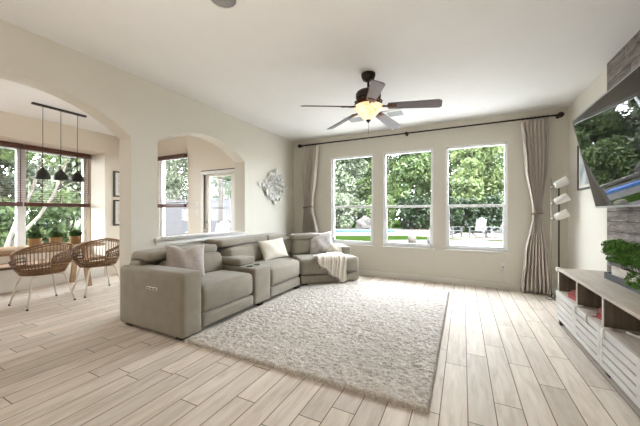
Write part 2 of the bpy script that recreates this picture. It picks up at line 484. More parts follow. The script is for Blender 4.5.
# ------------------------------------------------------------------ mesh helpers
class MB:
    """collects shapes and links them as ONE mesh object"""

    def __init__(self):
        self.bm = bmesh.new()

    def faces(self, verts, faces, smooth=False, mx=None):
        vs = [self.bm.verts.new(mx @ Vector(v) if mx else v) for v in verts]
        out = []
        for f in faces:
            try:
                fc = self.bm.faces.new([vs[i] for i in f])
                fc.smooth = smooth
                out.append(fc)
            except ValueError:
                pass
        return vs

    def box(self, x0, x1, y0, y1, z0, z1, mx=None):
        v = [(x, y, z) for x in (x0, x1) for y in (y0, y1) for z in (z0, z1)]
        f = [(0, 1, 3, 2), (4, 6, 7, 5), (0, 4, 5, 1), (2, 3, 7, 6), (0, 2, 6, 4), (1, 5, 7, 3)]
        self.faces(v, f, False, mx)
        return self

    def rbox(self, x0, x1, y0, y1, z0, z1, r=0.01, n=3, bulge=0.0, mx=None, res=8):
        """rounded box, optionally puffed like a cushion"""
        c = Vector(((x0 + x1) / 2, (y0 + y1) / 2, (z0 + z1) / 2))
        h = Vector(((x1 - x0) / 2, (y1 - y0) / 2, (z1 - z0) / 2))
        r = min(r, h.x * 0.99, h.y * 0.99, h.z * 0.99)
        # parameter stops per axis: the corners get n stops, the middle a few
        def stops(a):
            cr = [-a + r * (1 - math.cos(k * PI / 2 / n)) for k in range(n + 1)]
            mid = res if bulge else 1
            m = [(-a + r) + (2 * a - 2 * r) * k / mid for k in range(1, mid)] if mid > 1 else []
            return cr + m + [-q for q in reversed(cr)]
        ax = [stops(h[i]) for i in range(3)]
        core = [h[i] - r for i in range(3)]
        verts, faces, key = [], [], {}

        def put(p):
            k = (round(p[0], 5), round(p[1], 5), round(p[2], 5))
            if k in key:
                return key[k]
            q = Vector([max(-core[i], min(core[i], p[i])) for i in range(3)])
            d = Vector(p) - q
            if d.length > 1e-9:
                d = d.normalized() * r
            o = q + d
            if bulge:
                for i in range(3):
                    j, k2 = (i + 1) % 3, (i + 2) % 3
                    w = (1 - (p[j] / h[j]) ** 2) * (1 - (p[k2] / h[k2]) ** 2)
                    o[i] += bulge * w * (p[i] / h[i])
            key[k] = len(verts)
            verts.append(c + o)
            return key[k]

        for i in range(3):
            j, k = (i + 1) % 3, (i + 2) % 3
            for sgn in (-1, 1):
                for a in range(len(ax[j]) - 1):
                    for b in range(len(ax[k]) - 1):
                        q = []
                        for (u, v) in ((a, b), (a + 1, b), (a + 1, b + 1), (a, b + 1)):
                            p = [0, 0, 0]
                            p[i] = sgn * h[i]
                            p[j] = ax[j][u]
                            p[k] = ax[k][v]
                            q.append(put(p))
                        if len(set(q)) < 3:
                            continue
                        q = list(dict.fromkeys(q))
                        faces.append(q if sgn > 0 else q[::-1])
        self.faces(verts, faces, True, mx)
        return self

    def tube(self, pts, r, n=8, mx=None, caps=True, closed=False):
        pts = [Vector(p) for p in pts]
        m = len(pts)
        rr = r if isinstance(r, (list, tuple)) else [r] * m
        verts, faces = [], []
        up = None
        for i, p in enumerate(pts):
            if closed:
                t = pts[(i + 1) % m] - pts[i - 1]
            else:
                t = pts[min(i + 1, m - 1)] - pts[max(i - 1, 0)]
            t.normalize()
            if up is None:
                up = Vector((0, 0, 1)) if abs(t.z) < 0.9 else Vector((1, 0, 0))
            a = t.cross(up)
            if a.length < 1e-6:
                a = t.orthogonal()
            a.normalize()
            b = a.cross(t).normalized()
            up = b
            for k in range(n):
                w = 2 * PI * k / n
                verts.append(p + (a * math.cos(w) + b * math.sin(w)) * rr[i])
        for i in range(m if closed else m - 1):
            for k in range(n):
                j = (i + 1) % m
                faces.append((i * n + k, i * n + (k + 1) % n, j * n + (k + 1) % n, j * n + k))
        if caps and not closed:
            faces.append(tuple(range(n - 1, -1, -1)))
            faces.append(tuple((m - 1) * n + k for k in range(n)))
        self.faces(verts, faces, True, mx)
        return self

    def cyl(self, p0, p1, r0, r1=None, n=16, mx=None):
        self.tube([p0, p1], [r0, r0 if r1 is None else r1], n, mx)
        return self

    def lathe(self, prof, c=(0, 0, 0), n=32, mx=None, sx=1, sy=1):
        """profile [(radius, z)] turned about the z axis"""
        verts, faces = [], []
        for (r, z) in prof:
            for k in range(n):
                a = 2 * PI * k / n
                verts.append((c[0] + r * sx * math.cos(a), c[1] + r * sy * math.sin(a), c[2] + z))
        for i in range(len(prof) - 1):
            for k in range(n):
                faces.append((i * n + k, i * n + (k + 1) % n, (i + 1) * n + (k + 1) % n, (i + 1) * n + k))
        if prof[0][0] > 1e-6:
            faces.append(tuple(range(n - 1, -1, -1)))
        if prof[-1][0] > 1e-6:
            faces.append(tuple((len(prof) - 1) * n + k for k in range(n)))
        self.faces(verts, faces, True, mx)
        return self

    def prism(self, poly, z0, z1, mx=None):
        n = len(poly)
        v = [(x, y, z0) for x, y in poly] + [(x, y, z1) for x, y in poly]
        f = [tuple(range(n - 1, -1, -1)), tuple(range(n, 2 * n))]
        f += [(i, (i + 1) % n, n + (i + 1) % n, n + i) for i in range(n)]
        self.faces(v, f, False, mx)
        return self

    def grid(self, P, smooth=True, mx=None):
        """P[i][j] points"""
        a, b = len(P), len(P[0])
        v = [p for row in P for p in row]
        f = [(i * b + j, i * b + j + 1, (i + 1) * b + j + 1, (i + 1) * b + j) for i in range(a - 1) for j in range(b - 1)]
        self.faces(v, f, smooth, mx)
        return self

    def build(self, name, material, parent=None, weld=False, bevel=0.0, recalc=True, loc=None, rot=None):
        if weld:
            bmesh.ops.remove_doubles(self.bm, verts=self.bm.verts, dist=1e-5)
        if recalc:
            bmesh.ops.recalc_face_normals(self.bm, faces=self.bm.faces)
        me = bpy.data.meshes.new(name)
        self.bm.to_mesh(me)
        self.bm.free()
        me.materials.append(material)
        o = bpy.data.objects.new(name, me)
        COL.objects.link(o)
        if parent is not None:
            o.parent = parent
        if loc is not None:
            o.location = loc
        if rot is not None:
            o.rotation_euler = rot
        if bevel:
            md = o.modifiers.new('bevel', 'BEVEL')
            md.width = bevel
            md.segments = 2
            md.limit_method = 'ANGLE'
        return o


def tag(o, label, cat, group=None, kind=None):
    o['label'] = label
    o['category'] = cat
    if group:
        o['group'] = group
    if kind:
        o['kind'] = kind
    return o


def thing(name, label, cat, loc=(0, 0, 0), rz=0.0, group=None):
    o = bpy.data.objects.new(name, None)
    o.empty_display_size = 0.1
    COL.objects.link(o)
    o.location = loc
    o.rotation_euler = (0, 0, rz)
    return tag(o, label, cat, group)


def struct(o, label, cat):
    return tag(o, label, cat, kind='structure')


def dup(root, loc, rz=None, label=None):
    r = root.copy()
    COL.objects.link(r)
    r.location = loc
    if rz is not None:
        r.rotation_euler = (0, 0, rz)
    if label:
        r['label'] = label
    for ch in list(root.children):
        c = ch.copy()
        COL.objects.link(c)
        c.parent = r
        for g in list(ch.children):
            d = g.copy()
            COL.objects.link(d)
            d.parent = c
    return r


def RZ(a, loc=(0, 0, 0)):
    return Matrix.Translation(loc) @ Matrix.Rotation(a, 4, 'Z')


# ------------------------------------------------------------------ the shell of the house
XL, XR, YB, ZC = -3.586, 1.482, 5.79, 2.98
WT = 0.24                       # thickness of the arched wall
XN = XL - WT                    # its far side
XW, XWO = -6.65, -7.20          # breakfast room: wall front and window plane
YN = 4.17                       # breakfast room end wall
YR = -4.0                       # rear wall, behind the photographer
ZN = 2.94

fl = MB().box(XW - 0.75, XR + 0.2, YR - 0.2, YB + 0.16, -0.12, 0.0)
struct(fl.build('floor', M['floor']), 'pale wood-look plank tile floor of the room', 'floor')
ce = MB().box(XN + 0.02, XR + 0.2, YR - 0.2, YB + 0.16, ZC, ZC + 0.2)
struct(ce.build('ceiling', M['ceiling']), 'textured off-white ceiling of the living room', 'ceiling')
ce = MB().box(XWO - 0.3, XN + 0.02, YR - 0.2, YN + 0.16, ZN, ZN + 0.24)
struct(ce.build('ceiling_nook', M['ceiling']), 'white ceiling of the breakfast room beyond the arch', 'ceiling')


def arch_top(c, half, spring, rise):
    R = (half * half + rise * rise) / (2 * rise)
    return lambda t: spring + math.sqrt(max(R * R - (t - c) ** 2, 0)) - (R - rise)


def wall_with_openings(a0, a1, ztop, openings, place, steps=28):
    """columns along a; openings = (s, e, zbottom, top function); place(mb, a0, a1, zf0, zf1, ztop0, ztop1)"""
    mb = MB()
    cuts = {a0, a1}
    for (s, e, zb, top) in openings:
        n = steps if callable(top) else 1
        for k in range(n + 1):
            cuts.add(round(s + (e - s) * k / n, 5))
    cuts = sorted(cuts)
    for u, v in zip(cuts[:-1], cuts[1:]):
        m = (u + v) / 2
        op = [o for o in openings if o[0] - 1e-6 < m < o[1] + 1e-6]
        if not op:
            place(mb, u, v, 0, 0, ztop, ztop)
        else:
            s, e, zb, top = op[0]
            if zb > 0:
                place(mb, u, v, 0, 0, zb, zb)
            tu, tv = (top(u), top(v)) if callable(top) else (top, top)
            if min(tu, tv) < ztop - 1e-4:
                place(mb, u, v, tu, tv, ztop, ztop)
    return mb


def place_x(x0, x1):
    def f(mb, u, v, b0, b1, t0, t1):
        vs = [(x0, u, b0), (x1, u, b0), (x0, v, b1), (x1, v, b1), (x0, u, t0), (x1, u, t0), (x0, v, t1), (x1, v, t1)]
        mb.faces(vs, [(0, 1, 3, 2), (4, 6, 7, 5), (0, 4, 5, 1), (2, 3, 7, 6), (0, 2, 6, 4), (1, 5, 7, 3)])
    return f


def place_y(y0, y1):
    def f(mb, u, v, b0, b1, t0, t1):
        vs = [(u, y0, b0), (u, y1, b0), (v, y0, b1), (v, y1, b1), (u, y0, t0), (u, y1, t0), (v, y0, t1), (v, y1, t1)]
        mb.faces(vs, [(0, 1, 3, 2), (4, 6, 7, 5), (0, 4, 5, 1), (2, 3, 7, 6), (0, 2, 6, 4), (1, 5, 7, 3)])
    return f


A1 = (1.16, 0.92, 2.215, 0.335)     # big arch: centre, half width, springing, rise
A2 = (3.255, 0.84, 2.235, 0.285)    # pass-through arch
SILL = 0.925
mb = wall_with_openings(YR, YB + 0.16, ZC, [
    (A1[0] - A1[1], A1[0] + A1[1], 0, arch_top(*A1)),
    (A2[0] - A2[1], A2[0] + A2[1], SILL, arch_top(*A2))], place_x(XN, XL))
struct(mb.build('wall_left', M['wall'], weld=True), 'pale greige left wall pierced by two arches', 'wall')

WX = [(-2.612, -1.662), (-1.450, -0.502), (-0.288, 0.682)]
WZ0, WZ1 = 0.632, 2.524
mb = wall_with_openings(XN + 0.02, XR + 0.2, ZC, [(a, b, WZ0, WZ1) for a, b in WX], place_y(YB, YB + 0.16))
struct(mb.build('wall_back', M['wall']), 'greige back wall holding the three tall windows', 'wall')
mb = MB().box(XR, XR + 0.18, YR, YB, 0, ZC)
struct(mb.build('wall_right', M['wall']), 'pale right wall behind the television', 'wall')
# rear wall with a wide glazed opening (behind the photographer)
mb = wall_with_openings(XL, XR, ZC, [], place_y(YR - 0.16, YR))
struct(mb.build('wall_rear', M['wall']), 'plain rear wall behind the photographer', 'wall')
# breakfast room walls
mb = wall_with_openings(XW - 0.75, XN, ZN, [(-6.155, -5.19, 0.66, 2.53), (-4.72, -3.86, 0.0, 2.08)], place_y(YN, YN + 0.16))
struct(mb.build('wall_nook_end', M['nook_wall']), 'cream end wall of breakfast room with window and door', 'wall')
N0, N1, NZ = 0.30, 3.334, 2.548
mb = wall_with_openings(YR, YN + 0.16, ZN, [(N0, N1, 0.0, NZ)], place_x(XW - 0.16, XW))
struct(mb.build('wall_nook_side', M['nook_wall']), 'cream side wall of breakfast room around the bench recess', 'wall')
mb = MB()
mb.box(XWO - 0.16, XW - 0.16, N1, N1 + 0.14, 0, NZ + 0.2)
mb.box(XWO - 0.16, XW - 0.16, N0 - 0.14, N0, 0, NZ + 0.2)
mb.box(XWO - 0.16, XW - 0.16, N0 - 0.14, N1 + 0.14, NZ, NZ + 0.24)
struct(mb.build('wall_nook_recess', M['nook_wall']), 'cream cheeks and soffit of the window bench recess', 'wall')
V0, V1, VZ0, VZ1 = 0.50, 3.26, 0.62, 2.50
mb = wall_with_openings(N0 - 0.14, N1 + 0.14, NZ + 0.2, [(V0, V1, VZ0, VZ1)], place_x(XWO - 0.16, XWO))
struct(mb.build('wall_nook_window', M['nook_wall']), 'cream wall around the wide breakfast room window', 'wall')
mb = wall_with_openings(XW, XN, ZN, [], place_y(YR - 0.16, YR))
struct(mb.build('wall_nook_rear', M['nook_wall']), 'plain rear wall of the breakfast room', 'wall')

# baseboards
def baseboard(name, x0, x1, y0, y1, label):
    m_ = MB().rbox(x0, x1, y0, y1, 0, 0.105, 0.006, 2)
    struct(m_.build(name, M['trim']), label, 'baseboard')


baseboard('baseboard_back', XL, XR, YB - 0.016, YB, 'white baseboard along the back wall under the windows')
baseboard('baseboard_left', XL, XL + 0.016, 4.95, YB - 0.016, 'white baseboard along left wall behind the sofa')
baseboard('baseboard_right', XR - 0.016, XR, 4.36, YB - 0.016, 'white baseboard on the right wall beside the lamp')
baseboard('baseboard_nook', XW, XN, YN - 0.016, YN, 'white baseboard on breakfast room end wall')

# pass-through sill
mb = MB()
mb.rbox(XN - 0.015, XL + 0.045, A2[0] - A2[1] + 0.001, A2[0] + A2[1] - 0.001, SILL, SILL + 0.045, 0.01, 3)
mb.rbox(XL + 0.0005, XL + 0.045, A2[0] - A2[1] - 0.05, A2[0] + A2[1] + 0.02, SILL, SILL + 0.045, 0.01, 3)
mb.rbox(XL + 0.0005, XL + 0.022, A2[0] - A2[1] - 0.03, A2[0] + A2[1] + 0.005, SILL - 0.055, SILL - 0.001, 0.008, 3)
struct(mb.build('trim_1', M['trim']), 'white ledge sill of the arched pass-through', 'trim')


# windows in the back wall
def sash_window(name, a, b, z0, z1, yy, label, rail=None):
    t = struct(thing(name, label, 'window', ((a + b) / 2, yy, z0)), label, 'window')
    w, hgt = (b - a) / 2, z1 - z0
    f = MB()
    fw = 0.042
    f.rbox(-w, -w + fw, 0.03, 0.11, 0, hgt, 0.005, 2)
    f.rbox(w - fw, w, 0.03, 0.11, 0, hgt, 0.005, 2)
    f.rbox(-w, w, 0.03, 0.11, hgt - fw, hgt, 0.005, 2)
    f.rbox(-w, w, 0.03, 0.11, 0, fw, 0.005, 2)
    f.build('frame', M['vinyl'], t)
    mid = rail if rail is not None else hgt * 0.422
    s = MB()
    s.rbox(-w + fw, w - fw, 0.05, 0.09, mid - 0.022, mid + 0.022, 0.005, 2)
    s.rbox(-w + fw, -w + fw + 0.022, 0.045, 0.075, fw, mid - 0.022, 0.004, 2)
    s.rbox(w - fw - 0.022, w - fw, 0.045, 0.075, fw, mid - 0.022, 0.004, 2)
    s.rbox(-w + fw, w - fw, 0.045, 0.075, fw, fw + 0.03, 0.004, 2)
    s.build('sash', M['vinyl'], t)
    g = MB().box(-w + fw, w - fw, 0.068, 0.071, fw, mid)
    g.box(-w + fw, w - fw, 0.078, 0.081, mid, hgt - fw)
    g.build('pane', M['glass'], t)
    c = MB()
    c.rbox(-w - 0.03, w + 0.03, -0.02, 0.035, -0.022, 0.0, 0.006, 2)
    c.build('sill', M['trim'], t)
    c = MB()
    c.box(-w + 0.0005, -w + 0.008, 0.001, 0.031, 0.001, hgt - 0.001)
    c.box(w - 0.008, w - 0.0005, 0.001, 0.031, 0.001, hgt - 0.001)
    c.box(-w + 0.0005, w - 0.0005, 0.001, 0.031, hgt - 0.008, hgt - 0.0005)
    c.build('reveal', M['trim'], t)
    return t


wl = ['left tall white sash window in the back wall', 'middle tall white sash window in the back wall',
      'right tall white sash window in the back wall beside curtain']
for i, (a, b) in enumerate(WX):
    sash_window('window_%d' % (i + 1), a, b, WZ0, WZ1, YB, wl[i])
sash_window('window_4', -6.155, -5.19, 0.66, 2.53, YN, 'white sash window of the breakfast room end wall, seen through pass-through')

# wide breakfast room window: two lights and a post between
t = struct(thing('window_5', '', 'window', (XWO, 0, VZ0)), 'wide white double window behind the breakfast table', 'window')
f = MB()
hz = VZ1 - VZ0
MUL = 2.255
for y0, y1 in ((V0, V0 + 0.05), (V1 - 0.05, V1), (MUL - 0.06, MUL + 0.06)):
    f.rbox(-0.11, -0.02, y0, y1, 0, hz, 0.005, 2)
f.rbox(-0.11, -0.02, V0, V1, 0, 0.05, 0.005, 2)
f.rbox(-0.11, -0.02, V0, V1, hz - 0.05, hz, 0.005, 2)
f.build('frame', M['vinyl'], t)
g = MB().box(-0.07, -0.066, V0 + 0.05, MUL - 0.06, 0.05, hz - 0.05)
g.box(-0.07, -0.066, MUL + 0.06, V1 - 0.05, 0.05, hz - 0.05)
g.build('pane', M['glass'], t)
MB().rbox(-0.02, 0.04, V0 - 0.04, V1 + 0.04, -0.03, 0, 0.006, 2).build('sill', M['trim'], t)

# breakfast room door
t = struct(thing('door_1', '', 'door', (-4.72, YN, 0)), 'white glazed exterior door with nickel handles beyond the pass-through', 'door')
f = MB()
f.rbox(-0.07, 0.0, -0.018, 0.03, 0, 2.11, 0.006, 2)
f.rbox(0.86, 0.893, -0.018, 0.03, 0, 2.11, 0.006, 2)
f.rbox(-0.07, 0.893, -0.018, 0.03, 2.08, 2.16, 0.006, 2)
f.build('door_frame', M['trim'], t)
d = MB()
d.rbox(0.005, 0.10, 0.03, 0.075, 0.01, 2.075, 0.004, 2)
d.rbox(0.70, 0.855, 0.03, 0.075, 0.01, 2.075, 0.004, 2)
d.rbox(0.10, 0.70, 0.03, 0.075, 0.01, 0.28, 0.004, 2)
d.rbox(0.10, 0.70, 0.03, 0.075, 2.03, 2.075, 0.004, 2)
d = d.build('door_leaf', M['trim'], t)
MB().box(0.10, 0.70, 0.05, 0.056, 0.28, 2.03).build('pane', M['glass'], d)
MB().rbox(-0.055, 0.88, -0.024, -0.019, 2.14, 2.158, 0.002, 1).build('head_shadow', M['bronze'], t)  # dark strip stands in for the shadow line under the header
kb = MB().lathe([(0.0, 0.06), (0.024, 0.056), (0.03, 0.04), (0.022, 0.02), (0.012, 0.016), (0.012, 0.006), (0.03, 0.004), (0.03, 0.0)], n=16,
                mx=Matrix.Translation((0.052, 0.03, 0.96)) @ Matrix.Rotation(PI / 2, 4, 'X'))
kb.build('door_knob', M['chrome'], t)
kb = MB().lathe([(0.0, 0.022), (0.02, 0.02), (0.032, 0.01), (0.032, 0.0)], n=16,
                mx=Matrix.Translation((0.052, 0.03, 1.12)) @ Matrix.Rotation(PI / 2, 4, 'X'))
kb.build('deadbolt', M['chrome'], t)

# weathered boards on the chimney wall
mb = MB().box(XR - 0.032, XR - 0.0005, 1.2, 4.33, 0.0, ZC - 0.002)
struct(mb.build('trim_2', M['cladding']), 'weathered grey timber boards cladding the wall behind the television', 'trim')

# ------------------------------------------------------------------ outside
SN, CN = math.sin(TH), math.cos(TH)


def yard(d, l):
    """yard axes: d metres along the garden's own long axis, l across it"""
    return (-SN * d + CN * l, CN * d + SN * l)


def poly_yard(pts):
    return [yard(d, l) for d, l in pts]


GZ = -0.05
mb = MB().box(-45, 40, YB + 0.17, 60, GZ - 0.3, GZ)
mb.box(-45, XWO - 0.17, -20, YB + 0.17, GZ - 0.3, GZ)
struct(mb.build('lawn', M['grass']), 'green lawn of the yard outside the windows', 'lawn')
mb = MB().box(-45, 40, -30, YR - 0.2, GZ - 0.3, GZ)
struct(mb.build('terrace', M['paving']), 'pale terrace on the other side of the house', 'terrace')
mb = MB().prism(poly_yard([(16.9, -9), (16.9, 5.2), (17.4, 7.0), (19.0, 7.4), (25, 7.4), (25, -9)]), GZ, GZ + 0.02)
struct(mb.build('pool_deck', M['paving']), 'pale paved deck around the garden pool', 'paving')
mb = MB().prism(poly_yard([(20.0, -8), (20.0, 5.6), (21.7, 5.6), (21.7, -8)]), GZ + 0.02, GZ + 0.035)
struct(mb.build('pool_water', M['water']), 'blue pool water seen through the left window', 'pool')
mb = MB()
mb.prism(poly_yard([(21.7, -8), (21.7, 5.6), (21.9, 5.6), (21.9, -8)]), GZ + 0.02, GZ + 0.10)
struct(mb.build('pool_wall', M['tile_blue']), 'low blue tiled wall behind the pool', 'pool wall')
mb = MB().prism(poly_yard([(11.0, 2.6), (14.2, 3.4), (14.4, 7.6), (13.2, 8.6), (11.0, 7.9)]), GZ, GZ + 0.02)
struct(mb.build('garden_path', M['paving']), 'pale garden path curving past the windows', 'path')
mb = MB().prism(poly_yard([(15.9, 6.2), (16.9, 5.3), (17.4, 7.0), (19.0, 7.41), (25, 7.41), (25, 16), (19, 16), (14.4, 13), (14.0, 10), (14.5, 7.7)]), GZ, GZ + 0.03)
struct(mb.build('mulch_bed', M['mulch']), 'bark mulch bed under the garden chairs', 'planting bed')
mb = MB().box(-3.8, 4.0, YB + 0.18, 10.2, GZ, GZ + 0.02)  # unseen from the camera, added to bounce sunlight up to the ceiling
struct(mb.build('back_bounce_ground', M['bounce_ground']), 'added pale ground outside the back windows, bounces daylight indoors', 'patio')
mb = MB().box(-10.2, XWO - 0.18, -2.0, YN + 0.1, GZ, GZ + 0.02)  # unseen pale slab added to throw daylight into the breakfast room
struct(mb.build('side_bounce_ground', M['bounce_ground']), 'added pale ground outside the breakfast window, bounces daylight indoors', 'patio')
mb = MB().box(-17, -3.9, YN + 0.2, 9.9, GZ, GZ + 0.03)
struct(mb.build('patio', M['paving']), 'pale patio outside the glazed door', 'patio')
mb = MB()
n = 0
xx = -17.0
while xx < -5.3:
    mb.box(xx, xx + 0.135, 10.0, 10.02, GZ + 0.05, 1.85)
    xx += 0.142
mb.box(-17, -5.3, 10.02, 10.07, 0.3, 0.4)
mb.box(-17, -5.3, 9.97, 10.05, 1.85, 1.97)
fo = mb.build('garden_fence', M['fence'])
struct(fo, 'grey board fence across the patio beyond the door', 'fence')
mb = MB().box(-7.47, -7.36, 7.2, 7.31, GZ, 3.2)
tag(mb.build('pergola_post', M['bark']), 'brown timber post on the patio seen through the glazed door', 'post')


def leaves(mb_pts, size, seed, lo=0.6, hi=1.25):
    """little pointed leaf quads at the given points"""
    rg = np.random.default_rng(seed)
    n = len(mb_pts)
    a = rg.normal(size=(n, 3))
    a /= np.linalg.norm(a, axis=1)[:, None]
    b = rg.normal(size=(n, 3))
    b -= a * (a * b).sum(1)[:, None]
    b /= np.linalg.norm(b, axis=1)[:, None]
    s = (rg.uniform(lo, hi, n) * size)[:, None]
    p = np.asarray(mb_pts)
    v = np.stack([p - a * s, p + b * s * 0.45, p + a * s, p - b * s * 0.45], 1).reshape(-1, 3)
    return v


def leaf_mesh(name, v, material, parent=None):
    n = len(v) // 4
    me = bpy.data.meshes.new(name)
    me.vertices.add(len(v))
    me.vertices.foreach_set('co', v.astype(np.float32).ravel())
    me.loops.add(n * 4)
    me.loops.foreach_set('vertex_index', np.arange(n * 4, dtype=np.int32))
    me.polygons.add(n)
    me.polygons.foreach_set('loop_start', np.arange(0, n * 4, 4, dtype=np.int32))
    me.update(calc_edges=True)
    me.validate()
    me.materials.append(material)
    o = bpy.data.objects.new(name, me)
    COL.objects.link(o)
    if parent:
        o.parent = parent
    return o


def crown_points(n, lumps, seed):
    """points near the surfaces of several ellipsoid lumps (x, y, z, rx, ry, rz)"""
    rg = np.random.default_rng(seed)
    w = np.array([l[3] * l[5] for l in lumps])
    k = rg.choice(len(lumps), n, p=w / w.sum())
    L = np.array(lumps)[k]
    d = rg.normal(size=(n, 3))
    d /= np.linalg.norm(d, axis=1)[:, None]
    r = rg.uniform(0.35, 1.0, n) ** 0.45
    return L[:, :3] + d * L[:, 3:] * r[:, None]


def tree(name, label, cat, x, y, h, rad, leafm, seed, n=4200, base=1.2, size=0.2, group=None, bark='bark'):
    t = thing(name, label, cat, (x, y, GZ), 0, group)
    r_ = random.Random(seed)
    tr = MB()
    tr.tube([(0, 0, 0), (0.08, 0.03, h * 0.3), (-0.05, 0.05, h * 0.6), (0.02, 0, h * 0.85)], [0.17, 0.13, 0.09, 0.03], 8)
    for k in range(6):
        a = k * 1.1 + r_.random()
        z0 = h * (0.25 + 0.08 * k)
        tr.tube([(0.03, 0.02, z0), (0.4 * rad * math.cos(a), 0.4 * rad * math.sin(a), z0 + h * 0.1),
                 (0.75 * rad * math.cos(a), 0.75 * rad * math.sin(a), z0 + h * 0.16)], [0.07, 0.045, 0.015], 6)
    tr.build('trunk', M[bark], t)
    lumps = []
    for k in range(18):
        f = (k + r_.random()) / 18
        a = r_.random() * 2 * PI
        s = rad * r_.uniform(0.40, 0.58)
        q = (rad - s) * (1.0 if f < 0.8 else 0.6) * r_.uniform(0.55, 1)
        zz = base + s * 0.5 + (h - base - s) * f
        lumps.append((q * math.cos(a), q * math.sin(a), zz, s, s, s * 0.75))
    leaf_mesh('foliage', leaves(crown_points(n, lumps, seed), size, seed), M[leafm], t)
    return t


def shrub(name, label, x, y, rx, ry, h, leafm, seed, n=2600, size=0.13, rz=0.0, group=None):
    t = thing(name, label, 'shrub', (x, y, GZ), rz, group)
    r_ = random.Random(seed)
    st = MB()
    for k in range(6):
        a = k * 1.05
        st.tube([(0.1 * math.cos(a), 0.1 * math.sin(a), 0), (rx * 0.3 * math.cos(a), ry * 0.3 * math.sin(a), h * 0.5),
                 (rx * 0.5 * math.cos(a), ry * 0.5 * math.sin(a), h * 0.8)], [0.035, 0.025, 0.01], 5)
    st.build('stem', M['bark'], t)
    lumps = []
    for k in range(12):
        a = r_.random() * 2 * PI
        s = r_.uniform(0.38, 0.52)
        lumps.append(((1 - s) * rx * (-1 + 2 * (k % 4) / 3), (1 - s) * ry * math.sin(a), h * (0.24 + 0.26 * (k // 4) + r_.uniform(-0.03, 0.03)), s * rx, s * ry, h * 0.24))
    leaf_mesh('foliage', leaves(crown_points(n, lumps, seed), size, seed), M[leafm], t)
    return t


TG = 'trees beyond the pool'
trees = [
    (28.4, -3.4, 10, 2.9, 'leaf_grey', 'grey-green tree past the pool, left of the left window view'),
    (28.4, 2.6, 11, 2.95, 'leaf_grey', 'tall grey-green tree beyond the pool filling the left window'),
    (34.0, -0.4, 12.5, 3.2, 'leaf_mid', 'green tree far behind, showing at left edge of left window'),
    (34.0, 6.2, 13, 3.3, 'leaf_mid', 'green tree far behind, between the left and middle windows'),
    (28.2, 8.5, 11, 2.9, 'leaf_mid', 'broad green tree beyond the deck filling the middle window'),
    (33.5, 12.6, 13, 3.2, 'leaf_light', 'green tree far behind, right side of the middle window'),
    (25.2, 14.2, 11, 2.8, 'leaf_light', 'bright green tree above the white chairs in right window'),
    (33.0, 19.6, 13, 3.3, 'leaf_mid', 'green tree far behind, at right edge of the right window'),
    (21.9, 18.0, 10, 2.3, 'leaf_mid', 'green tree right of the white chairs at edge of right window'),
    (40.5, 18.4, 15.5, 3.2, 'leaf_mid', 'green tree far behind, at left edge of the right window'),
    (40.5, 5.6, 16, 3.4, 'leaf_grey', 'grey-green tree farthest back in the left window'),
    (21.9, 11.3, 8.5, 1.25, 'leaf_light', 'slim yellow-green tree between the middle and right windows'),
]
for i, (d, l, h, r, lm, lab) in enumerate(trees):
    x, y = yard(d, l)
    tree('garden_tree', lab, 'tree', x, y, h, r, lm, 100 + i, n=13000, base=0.5, size=0.21, group=TG)
HG = 'hedge shrubs at the end of the yard'
hedges = [
    (24.6, -1.4, 1.35, 0.7, 2.6, 'leaf_mid', 'green shrub behind the pool at left of left window'),
    (24.6, 1.5, 1.35, 0.7, 3.0, 'leaf_grey', 'grey-green shrub behind the pool in the left window'),
    (25.0, 5.3, 1.3, 0.7, 3.0, 'leaf_mid', 'green shrub behind the pool end at right of left window'),
    (23.4, 7.7, 1.2, 0.8, 2.8, 'leaf_dark', 'dark shrub behind the deck in the middle window'),
    (21.6, 9.3, 0.85, 0.7, 2.6, 'leaf_dark', 'dark shrub at the right side of the middle window'),
    (19.6, 9.75, 0.9, 0.8, 2.3, 'leaf_dark', 'dark shrub behind the left white garden chair'),
    (19.7, 11.8, 0.9, 0.8, 2.5, 'leaf_dark', 'dark shrub behind the middle white garden chair'),
    (19.4, 13.85, 0.9, 0.8, 2.4, 'leaf_dark', 'dark shrub behind the right white garden chair'),
]
for i, (d, l, rx, ry, h, lm, lab) in enumerate(hedges):
    x, y = yard(d, l)
    shrub('hedge_shrub', lab, x, y, rx, ry, h, lm, 200 + i, n=5200, size=0.13, rz=TH, group=HG)
# trees beyond the breakfast room
for i, (x, y, h, r, lm, lab) in enumerate([
        (-13.4, 1.9, 7.5, 2.0, 'leaf_grey', 'green tree outside the breakfast window, behind its left light'),
        (-13.4, 5.95, 8, 2.0, 'leaf_grey', 'green tree outside the breakfast window, behind its right light'),
        (-16.5, 3.9, 9, 2.0, 'leaf_grey', 'grey-green tree far behind, between the two breakfast window trees')]):
    tree('side_tree', lab, 'tree', x, y, h, r, lm, 300 + i, n=11000, base=0.5, size=0.15, group='trees outside the breakfast window')
for i, (x, y, h, r, lm, lab) in enumerate([
        (-12.2, 12.8, 6.5, 2.2, 'leaf_grey', 'grey-green tree over the fence seen through the glazed door'),
        (-17.2, 12.8, 7, 2.5, 'leaf_grey', 'grey-green tree over the fence seen through the blind window')]):
    tree('fence_tree', lab, 'tree', x, y, h, r, lm, 320 + i, n=5500, base=1.3, size=0.16, group='trees behind the patio fence')
for i, (x, y, h, lab) in enumerate([(-10.6, 2.6, 1.7, 'dark shrub outside behind the left herb pot'),
                                    (-10.6, 4.2, 2.0, 'dark shrub outside behind the right herb pot')]):
    shrub('side_shrub', lab, x, y, 0.85, 0.75, h, 'leaf_mid', 340 + i, n=2600, size=0.09, group='shrubs outside the breakfast window')
t = thing('crape_myrtle', 'multi-stem tree with pale bare trunks outside the breakfast window', 'tree', (-9.3, 2.55, GZ + 0.02))
